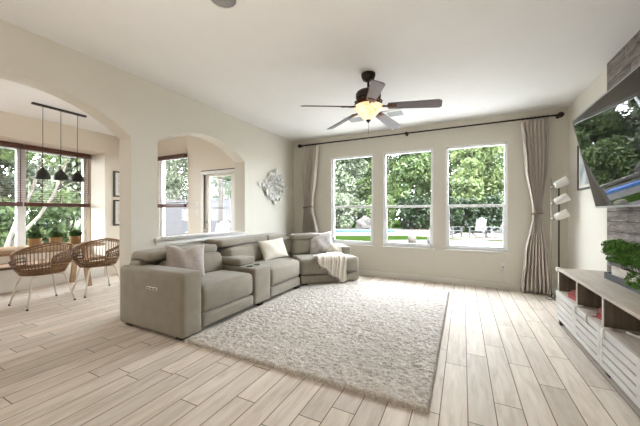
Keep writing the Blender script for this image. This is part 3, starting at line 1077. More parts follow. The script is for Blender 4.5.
for k, (pts, r) in enumerate([
        ([(0, 0, 0), (0.05, 0.10, 0.6), (0.02, 0.28, 1.2), (0, 0.55, 1.9), (0, 0.75, 2.9)], 0.05),
        ([(0, -0.05, 0), (0, 0.25, 0.7), (0.05, 0.65, 1.25), (0, 0.95, 1.8), (0, 1.25, 2.8)], 0.045),
        ([(0, -0.1, 0), (0, -0.22, 0.8), (0, -0.24, 1.4), (0.04, -0.45, 2.2), (0, -0.6, 3.0)], 0.045),
        ([(0, -0.15, 0), (0, -0.5, 0.6), (0, -0.62, 1.2), (0, -0.95, 1.9), (0, -1.1, 2.8)], 0.04)]):
    MB().tube(pts, [r, r * 0.9, r * 0.8, r * 0.65, r * 0.4], 8).build('stem', M['bark_pale'], t)
leaf_mesh('foliage', leaves(crown_points(1500, [(0, 0.6, 3.2, 1.0, 1.2, 0.7), (0, -0.7, 3.2, 1.0, 1.1, 0.6)], 9), 0.11, 9), M['leaf_mid'], t)


# white garden chairs
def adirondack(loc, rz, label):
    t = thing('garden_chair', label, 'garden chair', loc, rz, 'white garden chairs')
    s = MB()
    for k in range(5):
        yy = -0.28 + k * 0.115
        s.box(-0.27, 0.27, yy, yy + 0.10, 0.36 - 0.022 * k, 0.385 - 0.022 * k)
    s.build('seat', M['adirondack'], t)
    b = MB()
    for k in range(5):
        xx = -0.25 + k * 0.102
        hh = 0.92 - 0.05 * (k - 2) ** 2 * 0.6
        mx = Matrix.Translation((0, 0.26, 0.24)) @ Matrix.Rotation(-0.42, 4, 'X')
        b.box(xx, xx + 0.094, -0.012, 0.012, 0, hh, mx)
    b.build('backrest', M['adirondack'], t)
    for sx in (-1, 1):
        MB().box(sx * 0.36 - 0.06, sx * 0.36 + 0.06, -0.38, 0.36, 0.555, 0.58).build('arm', M['adirondack'], t)
        MB().box(sx * 0.33 - 0.015, sx * 0.33 + 0.015, -0.33, -0.23, 0, 0.555).build('leg', M['adirondack'], t)
        lb = MB()
        lb.faces([(sx * 0.29 - 0.012, -0.32, 0.28), (sx * 0.29 + 0.012, -0.32, 0.28), (sx * 0.29 - 0.012, -0.32, 0.37), (sx * 0.29 + 0.012, -0.32, 0.37),
                  (sx * 0.29 - 0.012, 0.62, 0.0), (sx * 0.29 + 0.012, 0.62, 0.0), (sx * 0.29 - 0.012, 0.60, 0.09), (sx * 0.29 + 0.012, 0.60, 0.09)],
                 [(0, 1, 3, 2), (4, 6, 7, 5), (0, 4, 5, 1), (2, 3, 7, 6), (0, 2, 6, 4), (1, 5, 7, 3)])
        lb.build('rear_leg', M['adirondack'], t)
    return t


g1 = adirondack((0.72, 17.45, GZ + 0.03), -0.35, 'white garden chair facing the house, middle of the right window')
dup(g1, (1.50, 17.85, GZ + 0.03), -1.25, 'white garden chair turned sideways, right of the right window')
dup(g1, (-0.50, 17.15, GZ + 0.03), 0.9, 'white garden chair cut off at left edge of the right window')
dup(g1, (-7.0, 6.6, GZ + 0.03), 0.3, 'white garden chair on the patio seen through the glazed door')
dup(g1, (-9.3, 7.9, GZ + 0.03), 0.8, 'white garden chair on the patio seen through the blind window')
for (x, y, s, lab) in ((-2.05, 13.4, 1.0, 'squat tan garden stool on the lawn in the middle window'),
                       (-1.22, 13.2, 0.95, 'squat tan garden stool at the right edge of middle window')):
    mb = MB().lathe([(0.13, 0), (0.17, 0.05), (0.18, 0.18), (0.16, 0.32), (0.12, 0.34), (0, 0.345)], n=16)
    o = mb.build('garden_stool', M['stool'], loc=(x, y, GZ + 0.02))
    tag(o, lab, 'stool', 'tan garden stools')
mb = MB()
r_ = random.Random(3)
bmesh.ops.create_icosphere(mb.bm, subdivisions=3, radius=1.0)
for v in mb.bm.verts:
    n_ = 1 + 0.16 * math.sin(5 * v.co.x + 2) * math.sin(4 * v.co.y) + 0.08 * math.sin(9 * v.co.z + v.co.x * 4)
    v.co = Vector((v.co.x * 0.75 * n_, v.co.y * 0.6 * n_, max(v.co.z, -0.2) * 0.85 * n_ + 0.16))
x, y = yard(23.5, 3.7)
tag(mb.build('boulder', M['stone'], loc=(x, y, GZ + 0.02)), 'pale boulder behind the pool seen in the left window', 'boulder')

# ------------------------------------------------------------------ rug
def vnoise(shape, cell, seed):
    rg = np.random.default_rng(seed)
    h, w = shape
    gh, gw = h // cell + 3, w // cell + 3
    g = rg.random((gh, gw))
    yi = np.arange(h) / cell
    xi = np.arange(w) / cell
    y0, x0 = yi.astype(int), xi.astype(int)
    fy, fx = (yi - y0)[:, None], (xi - x0)[None, :]
    fy, fx = fy * fy * (3 - 2 * fy), fx * fx * (3 - 2 * fx)
    a = g[y0][:, x0]
    b = g[y0][:, x0 + 1]
    c = g[y0 + 1][:, x0]
    d = g[y0 + 1][:, x0 + 1]
    return (a * (1 - fx) + b * fx) * (1 - fy) + (c * (1 - fx) + d * fx) * fy


RX0, RX1, RY0, RY1 = -2.505, -0.200, 1.965, 5.12
nx, ny = 230, 315
hgt = 0.020 + 0.014 * vnoise((ny, nx), 2, 1) + 0.007 * vnoise((ny, nx), 6, 2) + 0.005 * vnoise((ny, nx), 1, 3)
bm = bmesh.new()
xs = np.linspace(RX0, RX1, nx)
ys = np.linspace(RY0, RY1, ny)
vv = []
for j in range(ny):
    row = []
    for i in range(nx):
        e = min(i, nx - 1 - i, j, ny - 1 - j)
        z = hgt[j, i] * (0.45 if e == 0 else 0.85 if e == 1 else 1.0)
        wob = 0.006 * math.sin(i * 1.7 + j * 2.3)
        row.append(bm.verts.new((xs[i] + (wob if i in (0, nx - 1) else 0), ys[j] + (wob if j in (0, ny - 1) else 0), z)))
    vv.append(row)
for j in range(ny - 1):
    for i in range(nx - 1):
        bm.faces.new((vv[j][i], vv[j][i + 1], vv[j + 1][i + 1], vv[j + 1][i])).smooth = True
edge = [vv[0][i] for i in range(nx)] + [vv[j][nx - 1] for j in range(1, ny)] + [vv[ny - 1][i] for i in range(nx - 2, -1, -1)] + [vv[j][0] for j in range(ny - 2, 0, -1)]
low = [bm.verts.new((v.co.x, v.co.y, 0.001)) for v in edge]
for k in range(len(edge)):
    q = (k + 1) % len(edge)
    bm.faces.new((edge[q], edge[k], low[k], low[q])).smooth = True
bm.faces.new(low)
mb = MB()
mb.bm.free()
mb.bm = bm
tag(mb.build('area_rug', M['rug'], recalc=False), 'large pale beige shag rug on the floor before the sofa', 'rug')

# ------------------------------------------------------------------ sectional sofa
sofa = thing('sectional_sofa', 'long taupe fabric reclining sectional sofa with angled chaise end against left wall', 'sofa', (0, 0, 0))
SB, SF = -3.556, -2.515          # back and front of the straight run
F = M['sofa']


def part(mb_, name, m=F, parent=sofa, **k):
    return mb_.build(name, m, parent, **k)


arm = part(MB().rbox(SB - 0.018, SF + 0.025, 1.935, 2.185, 0.034, 0.69, 0.04, 4, bulge=0.004), 'arm')
cp = MB()
cp.rbox(-3.045, -2.87, 1.9255, 1.9315, 0.485, 0.515, 0.004, 2)
cp = cp.build('power_switch', M['silver'], arm)
cp['label'] = 'silver recliner switch plate'
for k in range(3):
    MB().rbox(-3.03 + k * 0.055, -2.995 + k * 0.055, 1.922, 1.926, 0.492, 0.508, 0.002, 1).build('button', M['cup'], arm)
for (x, y) in ((SB + 0.09, 2.03), (SF - 0.09, 2.03), (SB + 0.08, 3.25), (SF - 0.08, 3.25), (SF - 0.08, 4.25), (SB + 0.08, 4.25)):
    part(MB().rbox(x - 0.05, x + 0.05, y - 0.05, y + 0.05, 0.001, 0.04, 0.006, 2), 'leg', M['black'])
base = MB().box(SB + 0.02, SF - 0.06, 2.19, 4.30, 0.04, 0.24)
part(base, 'base_frame', M['sofa_dark'])
bk = MB().rbox(SB, SB + 0.2, 2.03, 4.62, 0.12, 0.74, 0.04, 3)
part(bk, 'back_frame')


def seat(y0, y1):
    c = MB().rbox(-3.17, SF, y0 + 0.006, y1 - 0.006, 0.205, 0.495, 0.065, 4, bulge=0.022)
    part(c, 'seat_cushion')
    fr = MB().rbox(SF - 0.09, SF + 0.0, y0 + 0.012, y1 - 0.012, 0.052, 0.198, 0.03, 3, bulge=0.006)
    part(fr, 'footrest')


seat(2.195, 3.07)
seat(3.425, 4.30)
# console between the two recliners
cs = part(MB().rbox(-3.2, SF + 0.005, 3.075, 3.42, 0.052, 0.545, 0.025, 3, bulge=0.004), 'console')
MB().rbox(-3.24, -2.785, 3.075, 3.42, 0.548, 0.655, 0.035, 4, bulge=0.003).build('armrest_lid', F, cs)
for yy in (3.17, 3.325):
    MB().lathe([(0.046, 0.0), (0.048, 0.010), (0.040, 0.010), (0.037, 0.004), (0.0, 0.004)], (-2.685, yy, 0.546), n=24).build('cup_holder', M['cup'], cs)


def back_cushion(y0, y1, z1=0.80, mx=None, x=-3.16):
    m_ = Matrix.Translation((x, 0, 0.46)) @ Matrix.Rotation(-0.24, 4, 'Y')
    c = MB().rbox(-0.11, 0.13, y0, y1, 0.0, z1 - 0.46, 0.06, 4, bulge=0.016, mx=(mx @ m_) if mx else m_)
    part(c, 'back_cushion')


def headrest(y0, y1, z0, z1, mx=None, x0=-3.56, x1=-3.19):
    c = MB().rbox(x0, x1, y0, y1, z0, z1, 0.045, 4, bulge=0.004, mx=mx)
    part(c, 'headrest')


back_cushion(2.21, 3.06, 0.735)
back_cushion(3.20, 4.28, 0.765)
headrest(2.06, 3.08, 0.735, 0.845)
headrest(3.13, 4.27, 0.785, 0.895)
headrest(4.285, 4.90, 0.78, 0.89)
# wedge that turns the run through 45 degrees
P1 = Vector((-2.52, 4.30))
wd = MB().prism([(-2.56, 4.305), (-3.50, 4.305), (-3.50, 4.86), (-3.18, 4.93)], 0.06, 0.44)
part(wd, 'wedge')
wm = Matrix.Translation((-3.19, 4.63, 0.46)) @ Matrix.Rotation(math.radians(-14), 4, 'Z') @ Matrix.Rotation(-0.2, 4, 'Y')
part(MB().rbox(-0.11, 0.13, -0.31, 0.30, 0.0, 0.34, 0.06, 4, bulge=0.015, mx=wm), 'back_cushion')
# angled chaise end: local u along its front, v towards its back
UX = Matrix.Translation((P1.x, P1.y, 0)) @ Matrix.Rotation(math.radians(45), 4, 'Z')
CL, CD = 1.13, 0.93
part(MB().rbox(0.0, CL, 0.0, 0.70, 0.205, 0.485, 0.06, 4, bulge=0.010, mx=UX), 'seat_cushion')
part(MB().rbox(0.006, CL - 0.006, 0.004, 0.09, 0.056, 0.198, 0.025, 3, bulge=0.004, mx=UX), 'footrest')
part(MB().box(0.03, CL - 0.03, 0.06, CD - 0.03, 0.07, 0.22, UX), 'base_frame', M['sofa_dark'])
part(MB().rbox(0.01, CL - 0.0, 0.72, CD, 0.10, 0.66, 0.04, 3, mx=UX), 'back_frame')
bmx = UX @ Matrix.Translation((0, 0.70, 0.46)) @ Matrix.Rotation(-0.2, 4, 'X')
part(MB().rbox(0.02, 0.84, -0.12, 0.10, 0.0, 0.33, 0.06, 4, bulge=0.015, mx=bmx), 'back_cushion')
part(MB().rbox(0.0, 0.84, 0.60, CD - 0.005, 0.77, 0.88, 0.045, 4, bulge=0.004, mx=UX), 'headrest')
part(MB().rbox(0.955, CL + 0.01, 0.40, CD - 0.01, 0.06, 0.635, 0.035, 3, mx=UX), 'arm')
for (u, v) in ((0.10, 0.08), (CL - 0.08, 0.08), (CL - 0.1, CD - 0.09), (0.12, CD - 0.09)):
    q = UX @ Vector((u, v, 0))
    z0 = 0.041 if q.x > RX0 and q.y < RY1 else 0.001
    part(MB().rbox(u - 0.045, u + 0.045, v - 0.045, v + 0.045, z0, 0.07, 0.006, 2, mx=UX), 'leg', M['black'])


# ------------------------------------------------------------------ pillows and throw
def pillow(name, label, m, loc, w, h, t, rz, tilt, roll=0.0, chop=0.0, group='sofa pillows'):
    """w wide, h tall, t thick; its face looks along -y before rotation rz; tilt leans the top back"""
    mb_ = MB()
    n = 22
    P = []
    for side in (1, -1):
        G = []
        for i in range(n + 1):
            u = -1 + 2 * i / n
            row = []
            for j in range(n + 1):
                v = -1 + 2 * j / n
                k = (max(0, 1 - abs(u) ** 2.6) * max(0, 1 - abs(v) ** 2.6)) ** 0.55
                px = w / 2 * u * (1 - 0.07 * (1 - v * v))
                pz = h / 2 * v * (1 - 0.07 * (1 - u * u))
                if chop and v > 0:
                    pz -= chop * v * math.exp(-(u / 0.35) ** 2)
                wr = 0.006 * math.sin(6 * u + 3 * v) * k
                row.append(Vector((px, side * t / 2 * k + wr, pz)))
            G.append(row)
        mb_.grid(G if side > 0 else G[::-1])
    R = Matrix.Rotation(rz, 4, 'Z') @ Matrix.Rotation(-tilt, 4, 'X') @ Matrix.Rotation(roll, 4, 'Y')
    zz = [(R @ v.co).z for v in mb_.bm.verts]
    mn = min(zz)
    o = mb_.build(name, m, weld=True, loc=(loc[0], loc[1], loc[2] - mn))
    me = o.data
    me.transform(R)
    tag(o, label, 'pillow', group)
    return o


pillow('throw_pillow', 'pale rose fluffy pillow propped behind the near sofa arm', M['pillow_rose'], (-3.03, 2.40, 0.495), 0.45, 0.42, 0.17,
       math.radians(62), 0.30, 0.05, chop=0.055)
pillow('lumbar_pillow', 'cream rectangular pillow on the seat beside the sofa console', M['pillow_cream'], (-2.93, 4.08, 0.505), 0.58, 0.36, 0.15,
       math.radians(78), 0.42, -0.04)
pillow('throw_pillow', 'grey printed square pillow standing on the chaise end', M['pillow_grey'], (-2.54, 5.14, 0.475), 0.50, 0.45, 0.16,
       math.radians(38), 0.30, -0.07, chop=0.02)
pillow('throw_pillow', 'small cream pillow lying behind the throw on the chaise', M['pillow_cream'], (-2.29, 5.26, 0.475), 0.36, 0.24, 0.14,
       math.radians(38), 0.6, 0.1)

thr = thing('throw_blanket', 'cream knitted throw with tassels draped over the chaise front', 'blanket', (0, 0, 0))
mb = MB()
na, nb = 46, 44
G = []
edge_pts = []
for i in range(na + 1):
    a = i / na
    s0 = 0.30 + 0.55 * a                                        # along the front edge
    back = 0.10 + 0.42 * a ** 0.7                                # how far it lies on the seat
    hang = 0.07 + 0.365 * min(1, a * 1.25) ** 0.9 + 0.02 * math.sin(a * 16)
    row = []
    tot = back + hang
    for j in range(nb + 1):
        q = tot * j / nb - back                                  # <0 on the seat, >0 over the edge
        fold = 0.013 * math.sin(a * 22 + q * 3) + 0.007 * math.sin(a * 47 + q * 9)
        if q < -0.05:
            v = -q
            z = 0.512 + 0.012 + 0.6 * abs(fold)
            drift = -0.16 * (1 - a) * (v / (back + 0.001)) * 0.4
            p = (s0 + drift + 0.12 * v, v, z)
        elif q < 0.05:
            w = (q + 0.05) / 0.10 * PI / 2
            p = (s0, 0.05 - 0.075 * math.sin(w) + 0.0, 0.46 + 0.066 * math.cos(w) + 0.4 * abs(fold) * math.cos(w))
            p = (p[0], p[1] - abs(fold) * math.sin(w), p[2])
        else:
            p = (s0 + 0.10 * (q - 0.05) * (0.5 - a) * 0.5, -0.030 - abs(fold) - 0.01 * q, 0.46 - (q - 0.05))
        row.append(UX @ Vector(p))
    edge_pts.append(row[-1])
    G.append(row)
mb.grid(G)
o = mb.build('blanket', M['throw'], thr, recalc=True)
md = o.modifiers.new('thick', 'SOLIDIFY')
md.thickness = 0.008
md.offset = 1.0 if True else 0
dark = MB()
pale = MB()
for k in range(0, na + 1):
    p = edge_pts[k]
    for m_ in ((dark, pale)[k % 2],):
        L = 0.045 + 0.012 * ((k * 7) % 3)
        m_.tube([p + Vector((0, 0, 0.004)), p + Vector((0.004, -0.006, -L * 0.5)), p + Vector((0.002 * ((k % 3) - 1), -0.004, -L))], [0.005, 0.008, 0.004], 5)
dark.build('tassel_fringe', M['fringe_dark'], thr)
pale.build('pale_fringe', M['fringe'], thr)

# ------------------------------------------------------------------ curtains
rod = thing('curtain_rod', 'long black curtain rod with ball finials above the windows', 'curtain rod', (0, 5.68, 2.835))
MB().cyl((-3.32, 0, 0), (1.345, 0, 0), 0.014, n=12).build('rod', M['bronze'], rod)
for sx, x in ((-1, -3.32), (1, 1.33)):
    MB().lathe([(0.0, -0.045), (0.022, -0.038), (0.042, -0.016), (0.045, 0.0), (0.042, 0.016), (0.022, 0.038), (0, 0.045)], (x + sx * 0.035, 0, 0), n=20).build('finial', M['bronze'], rod)
for x in (-3.33, -0.98, 1.355):
    b_ = MB().cyl((x, 0.01, 0), (x, 0.104, 0), 0.012, n=10)
    b_.lathe([(0.03, 0), (0.03, 0.012), (0, 0.014)], n=16, mx=Matrix.Translation((x, 0.1095, 0)) @ Matrix.Rotation(PI / 2, 4, 'X'))
    b_.lathe([(0.0, -0.03), (0.028, -0.022), (0.028, 0.022), (0, 0.03)], (x, 0, 0), n=12)
    b_.build('bracket', M['bronze'], rod)


def curtain(label, prof, folds, seed):
    """prof = [(z, x left, x right)] from top to bottom"""
    t = thing('curtain', label, 'curtain', ((prof[0][1] + prof[0][2]) / 2, 5.68, 0), 0, 'linen curtains beside the windows')
    cx = t.location.x
    r_ = random.Random(seed)
    ph = [r_.uniform(-0.5, 0.5) for _ in range(folds + 2)]
    am = [r_.uniform(0.7, 1.25) for _ in range(folds + 2)]
    nz, nu = 64, folds * 12
    zs = [p[0] for p in prof]
    G = []
    for i in range(nz + 1):
        z = zs[0] + (zs[-1] - zs[0]) * i / nz
        for k in range(len(prof) - 1):
            if prof[k][0] >= z >= prof[k + 1][0] - 1e-9:
                f_ = (prof[k][0] - z) / (prof[k][0] - prof[k + 1][0])
                f_ = f_ * f_ * (3 - 2 * f_)
                a = prof[k][1] + (prof[k + 1][1] - prof[k][1]) * f_
                b = prof[k][2] + (prof[k + 1][2] - prof[k][2]) * f_
                break
        row = []
        for j in range(nu + 1):
            u = j / nu
            fi = u * folds
            k = int(fi)
            wv = math.cos(fi * 2 * PI + ph[min(k, folds)] * math.sin(u * PI) + 0.25 * math.sin(z * 2 + k))
            amp = 0.050 * am[min(k, folds)] * (0.75 if z > 2.6 else 1.0)
            x = a + (b - a) * (u + 0.018 * math.sin(fi * 4 * PI + z * 1.5))
            row.append(Vector((x - cx, amp * wv, z)))
        G.append(row)
    mb_ = MB().grid(G)
    o = mb_.build('panel', M['curtain'], t)
    md_ = o.modifiers.new('thick', 'SOLIDIFY')
    md_.thickness = 0.004
    # tieback at the narrowest place
    zt = min(prof, key=lambda p: p[2] - p[1])
    xm, hw = (zt[1] + zt[2]) / 2 - cx, (zt[2] - zt[1]) / 2 + 0.012
    pts = [(xm + hw * math.cos(w * PI / 12), 0.062 * math.sin(w * PI / 12), zt[0] + 0.01 * math.cos(w * PI / 12)) for w in range(24)]
    MB().tube(pts, 0.014, 8, closed=True).build('tieback', M['tie'], t)
    for k in range(folds):
        x = prof[0][1] - cx + (prof[0][2] - prof[0][1]) * (k + 0.5) / folds
        pts = [(x, 0.024 * math.cos(w * PI / 6), 2.832 + 0.024 * math.sin(w * PI / 6)) for w in range(12)]
        MB().tube(pts, 0.004, 6, closed=True).build('ring', M['bronze'], t)
    return t


curtain('linen curtain tied back beside the left window, behind the sofa',
        [(2.81, -3.29, -2.875), (2.2, -3.285, -2.93), (1.43, -3.24, -3.03), (0.9, -3.29, -2.90), (0.02, -3.33, -2.83)], 7, 3)
curtain('linen curtain tied back beside the right window, next to floor lamp',
        [(2.81, 0.855, 1.225), (2.1, 0.905, 1.215), (1.29, 1.01, 1.12), (0.6, 0.895, 1.20), (0.015, 0.85, 1.235)], 7, 5)

# ------------------------------------------------------------------ floor lamp
lp = thing('floor_lamp', 'slim nickel floor lamp with three white tilted shades in the corner', 'lamp', (1.25, 5.48, 0))
MB().lathe([(0.0, 0.0), (0.125, 0.0), (0.125, 0.014), (0.11, 0.022), (0.0, 0.026)], n=32).build('base', M['chrome'], lp)
MB().tube([(-0.045, 0, 0.02), (-0.045, 0, 1.83)], 0.008, 10).build('pole', M['chrome'], lp)
MB().tube([(0.045, 0, 0.02), (0.045, 0, 1.76)], 0.010, 10).build('pole', M['bronze'], lp)
for z in (1.745, 1.50, 1.265):
    br = MB().tube([(-0.045, 0, z - 0.055), (-0.02, -0.03, z - 0.06), (0.03, -0.05, z - 0.045)], 0.011, 8)
    br.lathe([(0.0, -0.02), (0.022, -0.014), (0.022, 0.014), (0, 0.02)], (-0.03, -0.02, z - 0.055), n=12)
    br.build('bracket', M['chrome'], lp)
    mx = Matrix.Translation((0.055, -0.07, z)) @ Matrix.Rotation(math.radians(62), 4, 'Y')
    sh = MB().lathe([(0.0, -0.085), (0.040, -0.08), (0.052, -0.06), (0.060, 0.06), (0.063, 0.085), (0.058, 0.085), (0.05, 0.03), (0.0, 0.02)], n=24, mx=mx)
    sh.build('lamp_shade', M['shade'], lp)

# ------------------------------------------------------------------ ceiling fan
FC = (-1.024, 3.362)
fan = thing('ceiling_fan', 'dark bronze five-blade ceiling fan with lit amber glass bowl', 'ceiling fan', (FC[0], FC[1], 0))
MB().lathe([(0.085, ZC - 0.001), (0.085, ZC - 0.03), (0.07, ZC - 0.07), (0.03, ZC - 0.095), (0.0, ZC - 0.097)], n=28).build('canopy', M['bronze'], fan)
MB().cyl((0, 0, ZC - 0.09), (0, 0, 2.78), 0.016, n=12).build('downrod', M['bronze'], fan)
MB().lathe([(0.0, 2.80), (0.04, 2.795), (0.06, 2.775), (0.13, 2.765), (0.15, 2.74), (0.15, 2.69), (0.13, 2.665), (0.0, 2.66)], n=36).build('motor', M['bronze'], fan)
sc = MB().lathe([(0.13, 2.664), (0.148, 2.65), (0.14, 2.625), (0.155, 2.605), (0.13, 2.592), (0.0, 2.59)], n=36)
for k in range(14):
    a = 2 * PI * k / 14
    sc.tube([(0.135 * math.cos(a), 0.135 * math.sin(a), 2.66), (0.165 * math.cos(a + .1), 0.165 * math.sin(a + .1), 2.635), (0.14 * math.cos(a + .2), 0.14 * math.sin(a + .2), 2.60)], 0.009, 6)
sc.build('scroll_band', M['brass_scroll'], fan)
bowl = MB().lathe([(0.158, 2.592), (0.17, 2.585), (0.168, 2.57), (0.14, 2.53), (0.09, 2.475), (0.045, 2.437), (0.02, 2.425), (0.0, 2.424)], n=40)
bw = bowl.build('glass_bowl', M['alabaster'], fan)
MB().lathe([(0.0, 2.426), (0.028, 2.424), (0.03, 2.415), (0.015, 2.403), (0.008, 2.39), (0.0, 2.385)], n=16).build('finial', M['bronze'], bw)
MB().cyl((0.0, 0, 2.39), (0.0, 0, 2.25), 0.002, n=5).build('pull_chain', M['bronze'], fan)
R_IN, R_OUT = 0.24, 0.825
for k in range(5):
    a = math.radians(5.4 + 72 * k)
    A = Matrix.Rotation(a, 4, 'Z') @ Matrix.Translation((0, 0, 2.585)) @ Matrix.Rotation(math.radians(5.0), 4, 'Y') @ Matrix.Rotation(math.radians(-17), 4, 'X')
    n = 20
    top, bot = [], []
    prof = []
    for i in range(n + 1):
        f_ = i / n
        x = R_IN + (R_OUT - R_IN) * f_
        w = 0.052 + 0.020 * f_
        if f_ > 0.93:
            w *= math.sqrt(max(0.0, 1 - ((f_ - 0.93) / 0.075) ** 2)) * 0.5 + 0.5
        prof.append((x, w))
    b_ = MB()
    poly = [(x, w) for x, w in prof] + [(x, -w) for x, w in reversed(prof)]
    nn = len(poly)
    vs = [(x, y, -0.004) for x, y in poly] + [(x, y, 0.004) for x, y in poly]
    fs = [(i, (i + 1) % nn, nn + (i + 1) % nn, nn + i) for i in range(nn)]
    m_ = n + 1
    for i in range(n):
        fs.append((i, i + 1, nn - 2 - i, nn - 1 - i))
        fs.append((nn + i, nn + i + 1, 2 * nn - 2 - i, 2 * nn - 1 - i))
    b_.faces(vs, fs, False, A)
    bl = b_.build('blade', M['blade'], fan)
    ir = MB()
    ir.tube([(0.11, 0, 0.045), (0.17, 0, 0.0), (0.25, 0, -0.007)], [0.016, 0.012, 0.010], 8, mx=A)
    ir.rbox(0.23, 0.34, -0.038, 0.038, -0.012, -0.0045, 0.003, 2, mx=A)
    ir.build('blade_iron', M['brass_scroll'], bl)
# ceiling fixtures
for (x, y, lab) in ((-1.02, 4.88, 'white square air vent in ceiling right of fan light'), (-1.72, 4.88, 'white square air vent in ceiling left of fan light')):
    v_ = thing('air_vent', lab, 'air vent', (x, y, ZC), 0, 'ceiling air vents')
    f_ = MB()
    f_.box(-0.18, 0.18, -0.18, -0.125, -0.012, -0.0005)
    f_.box(-0.18, 0.18, 0.125, 0.18, -0.012, -0.0005)
    f_.box(-0.18, -0.125, -0.125, 0.125, -0.012, -0.0005)
    f_.box(0.125, 0.18, -0.125, 0.125, -0.012, -0.0005)
    f_.build('frame', M['plastic'], v_)
    l_ = MB()
    for k in range(9):
        yy = -0.118 + k * 0.0285
        l_.box(-0.125, 0.125, yy, yy + 0.016, -0.009, -0.003)
    l_.build('louvre', M['vent_in'], v_)
cn = thing('ceiling_speaker', 'round grey-grilled fixture set in ceiling above the left arch', 'ceiling speaker', (-1.678, 1.667, ZC))
MB().lathe([(0.118, -0.0005), (0.12, -0.010), (0.112, -0.014), (0.100, -0.010), (0.100, -0.0005)], n=40).build('rim', M['plastic'], cn)
MB().lathe([(0.0, -0.006), (0.0995, -0.006), (0.0995, -0.0005), (0, -0.0005)], n=40).build('grille', M['grille'], cn)

# ------------------------------------------------------------------ wall art on the left wall
art = thing('wall_art', 'silver wall sculpture of clustered open rings on the left wall', 'wall art', (XL, 4.99, 1.855))
r_ = random.Random(21)
spots = []
for i in range(-4, 5):
    for j in range(-4, 5):
        y = (i + (j % 2) * 0.5) * 0.115
        z = j * 0.082
        if abs(y) / 0.50 + abs(z) / 0.36 < 1.03:
            spots.append((y + r_.uniform(-.02, .02), z + r_.uniform(-.015, .015)))
for (y, z) in spots:
    rad = r_.uniform(0.036, 0.052)
    dx = r_.uniform(0.025, 0.055)
    tilt = Matrix.Translation((dx, y, z)) @ Euler((r_.uniform(-.35, .35), PI / 2 + r_.uniform(-.35, .35), 0)).to_matrix().to_4x4()
    d_ = MB().lathe([(0.0, -0.012), (rad * 0.55, -0.010), (rad * 0.9, 0.004), (rad, 0.016), (rad * 0.93, 0.016), (rad * 0.8, 0.006), (rad * 0.5, -0.005), (0.0, -0.007)], n=20, mx=tilt)
    d_.cyl((0.001, y, z), (dx - 0.006, y, z), 0.005, n=6)
    d_.build('disc', M['silver'], art)

# ------------------------------------------------------------------ television
tv = thing('television', 'large black flat television tilted down over the timber-clad wall', 'television', (1.20, 3.265, 1.844))
TZ = Matrix.Rotation(math.radians(-11.8), 4, 'Y')     # top leans into the room
HW, HH = 0.885, 0.496
body = MB().rbox(-0.002 + 0.004, 0.045, -HW, HW, -HH, HH, 0.008, 2, mx=TZ)
body.build('case', M['tv_black'], tv)
MB().box(0.0005, 0.0019, -HW + 0.008, HW - 0.008, -HH + 0.014, HH - 0.008, TZ).build('screen', M['screen'], tv)
bz = MB()
bz.box(-0.003, 0.004, -HW - 0.002, HW + 0.002, -HH - 0.004, -HH + 0.013, TZ)
bz.box(-0.003, 0.004, -HW - 0.002, HW + 0.002, HH - 0.007, HH + 0.003, TZ)
bz.box(-0.003, 0.004, HW - 0.007, HW + 0.002, -HH, HH, TZ)
bz.box(-0.003, 0.004, -HW - 0.002, -HW + 0.007, -HH, HH, TZ)
bz.build('bezel', M['bezel'], tv)
mt = MB()
mt.box(0.225, 0.249, -0.25, 0.25, -0.16, 0.16)
mt.tube([(0.23, 0.15, 0.05), (0.14, 0.05, 0.03), (0.05, 0.1, 0.02)], 0.02, 8)
mt.tube([(0.23, -0.15, 0.05), (0.14, -0.05, 0.03), (0.05, -0.1, 0.02)], 0.02, 8)
mt.box(0.045, 0.06, -0.25, 0.25, -0.15, 0.15, TZ)
mt.build('wall_mount', M['black'], tv)

# framed print on the right wall
pf = thing('picture_frame', 'black-framed print on right wall partly hidden by the television', 'picture', (XR, 5.02, 1.94))


def frame_parts(t, hw, hh, bw, depth, sgn, pic, matw=0.06):
    """frame on a wall facing -x (sgn=-1) or +x (sgn=1)"""
    f_ = MB()
    x0, x1 = sorted((sgn * 0.0008, sgn * depth))
    f_.box(x0, x1, -hw, hw, -hh, -hh + bw)
    f_.box(x0, x1, -hw, hw, hh - bw, hh)
    f_.box(x0, x1, -hw, -hw + bw, -hh + bw, hh - bw)
    f_.box(x0, x1, hw - bw, hw, -hh + bw, hh - bw)
    f_.build('frame', M['black'], t)
    x0, x1 = sorted((sgn * 0.0008, sgn * depth * 0.45))
    MB().box(x0, x1, -hw + bw, hw - bw, -hh + bw, hh - bw).build('mat_board', M['paper'], t)
    x0, x1 = sorted((sgn * depth * 0.46, sgn * depth * 0.5))
    MB().box(x0, x1, -hw + bw + matw, hw - bw - matw, -hh + bw + matw, hh - bw - matw).build('print', pic, t)


frame_parts(pf, 0.28, 0.32, 0.022, 0.025, -1, M['picture'], 0.04)
for z, lab in ((1.92, 'upper black-framed print on breakfast room wall beside the arch'), (1.305, 'lower black-framed print on breakfast room wall beside the arch')):
    p_ = thing('picture_frame', lab, 'picture', (XW, 3.75, z), 0, 'framed prints in the breakfast room')
    frame_parts(p_, 0.26, 0.275, 0.03, 0.03, 1, M['picture_warm'])

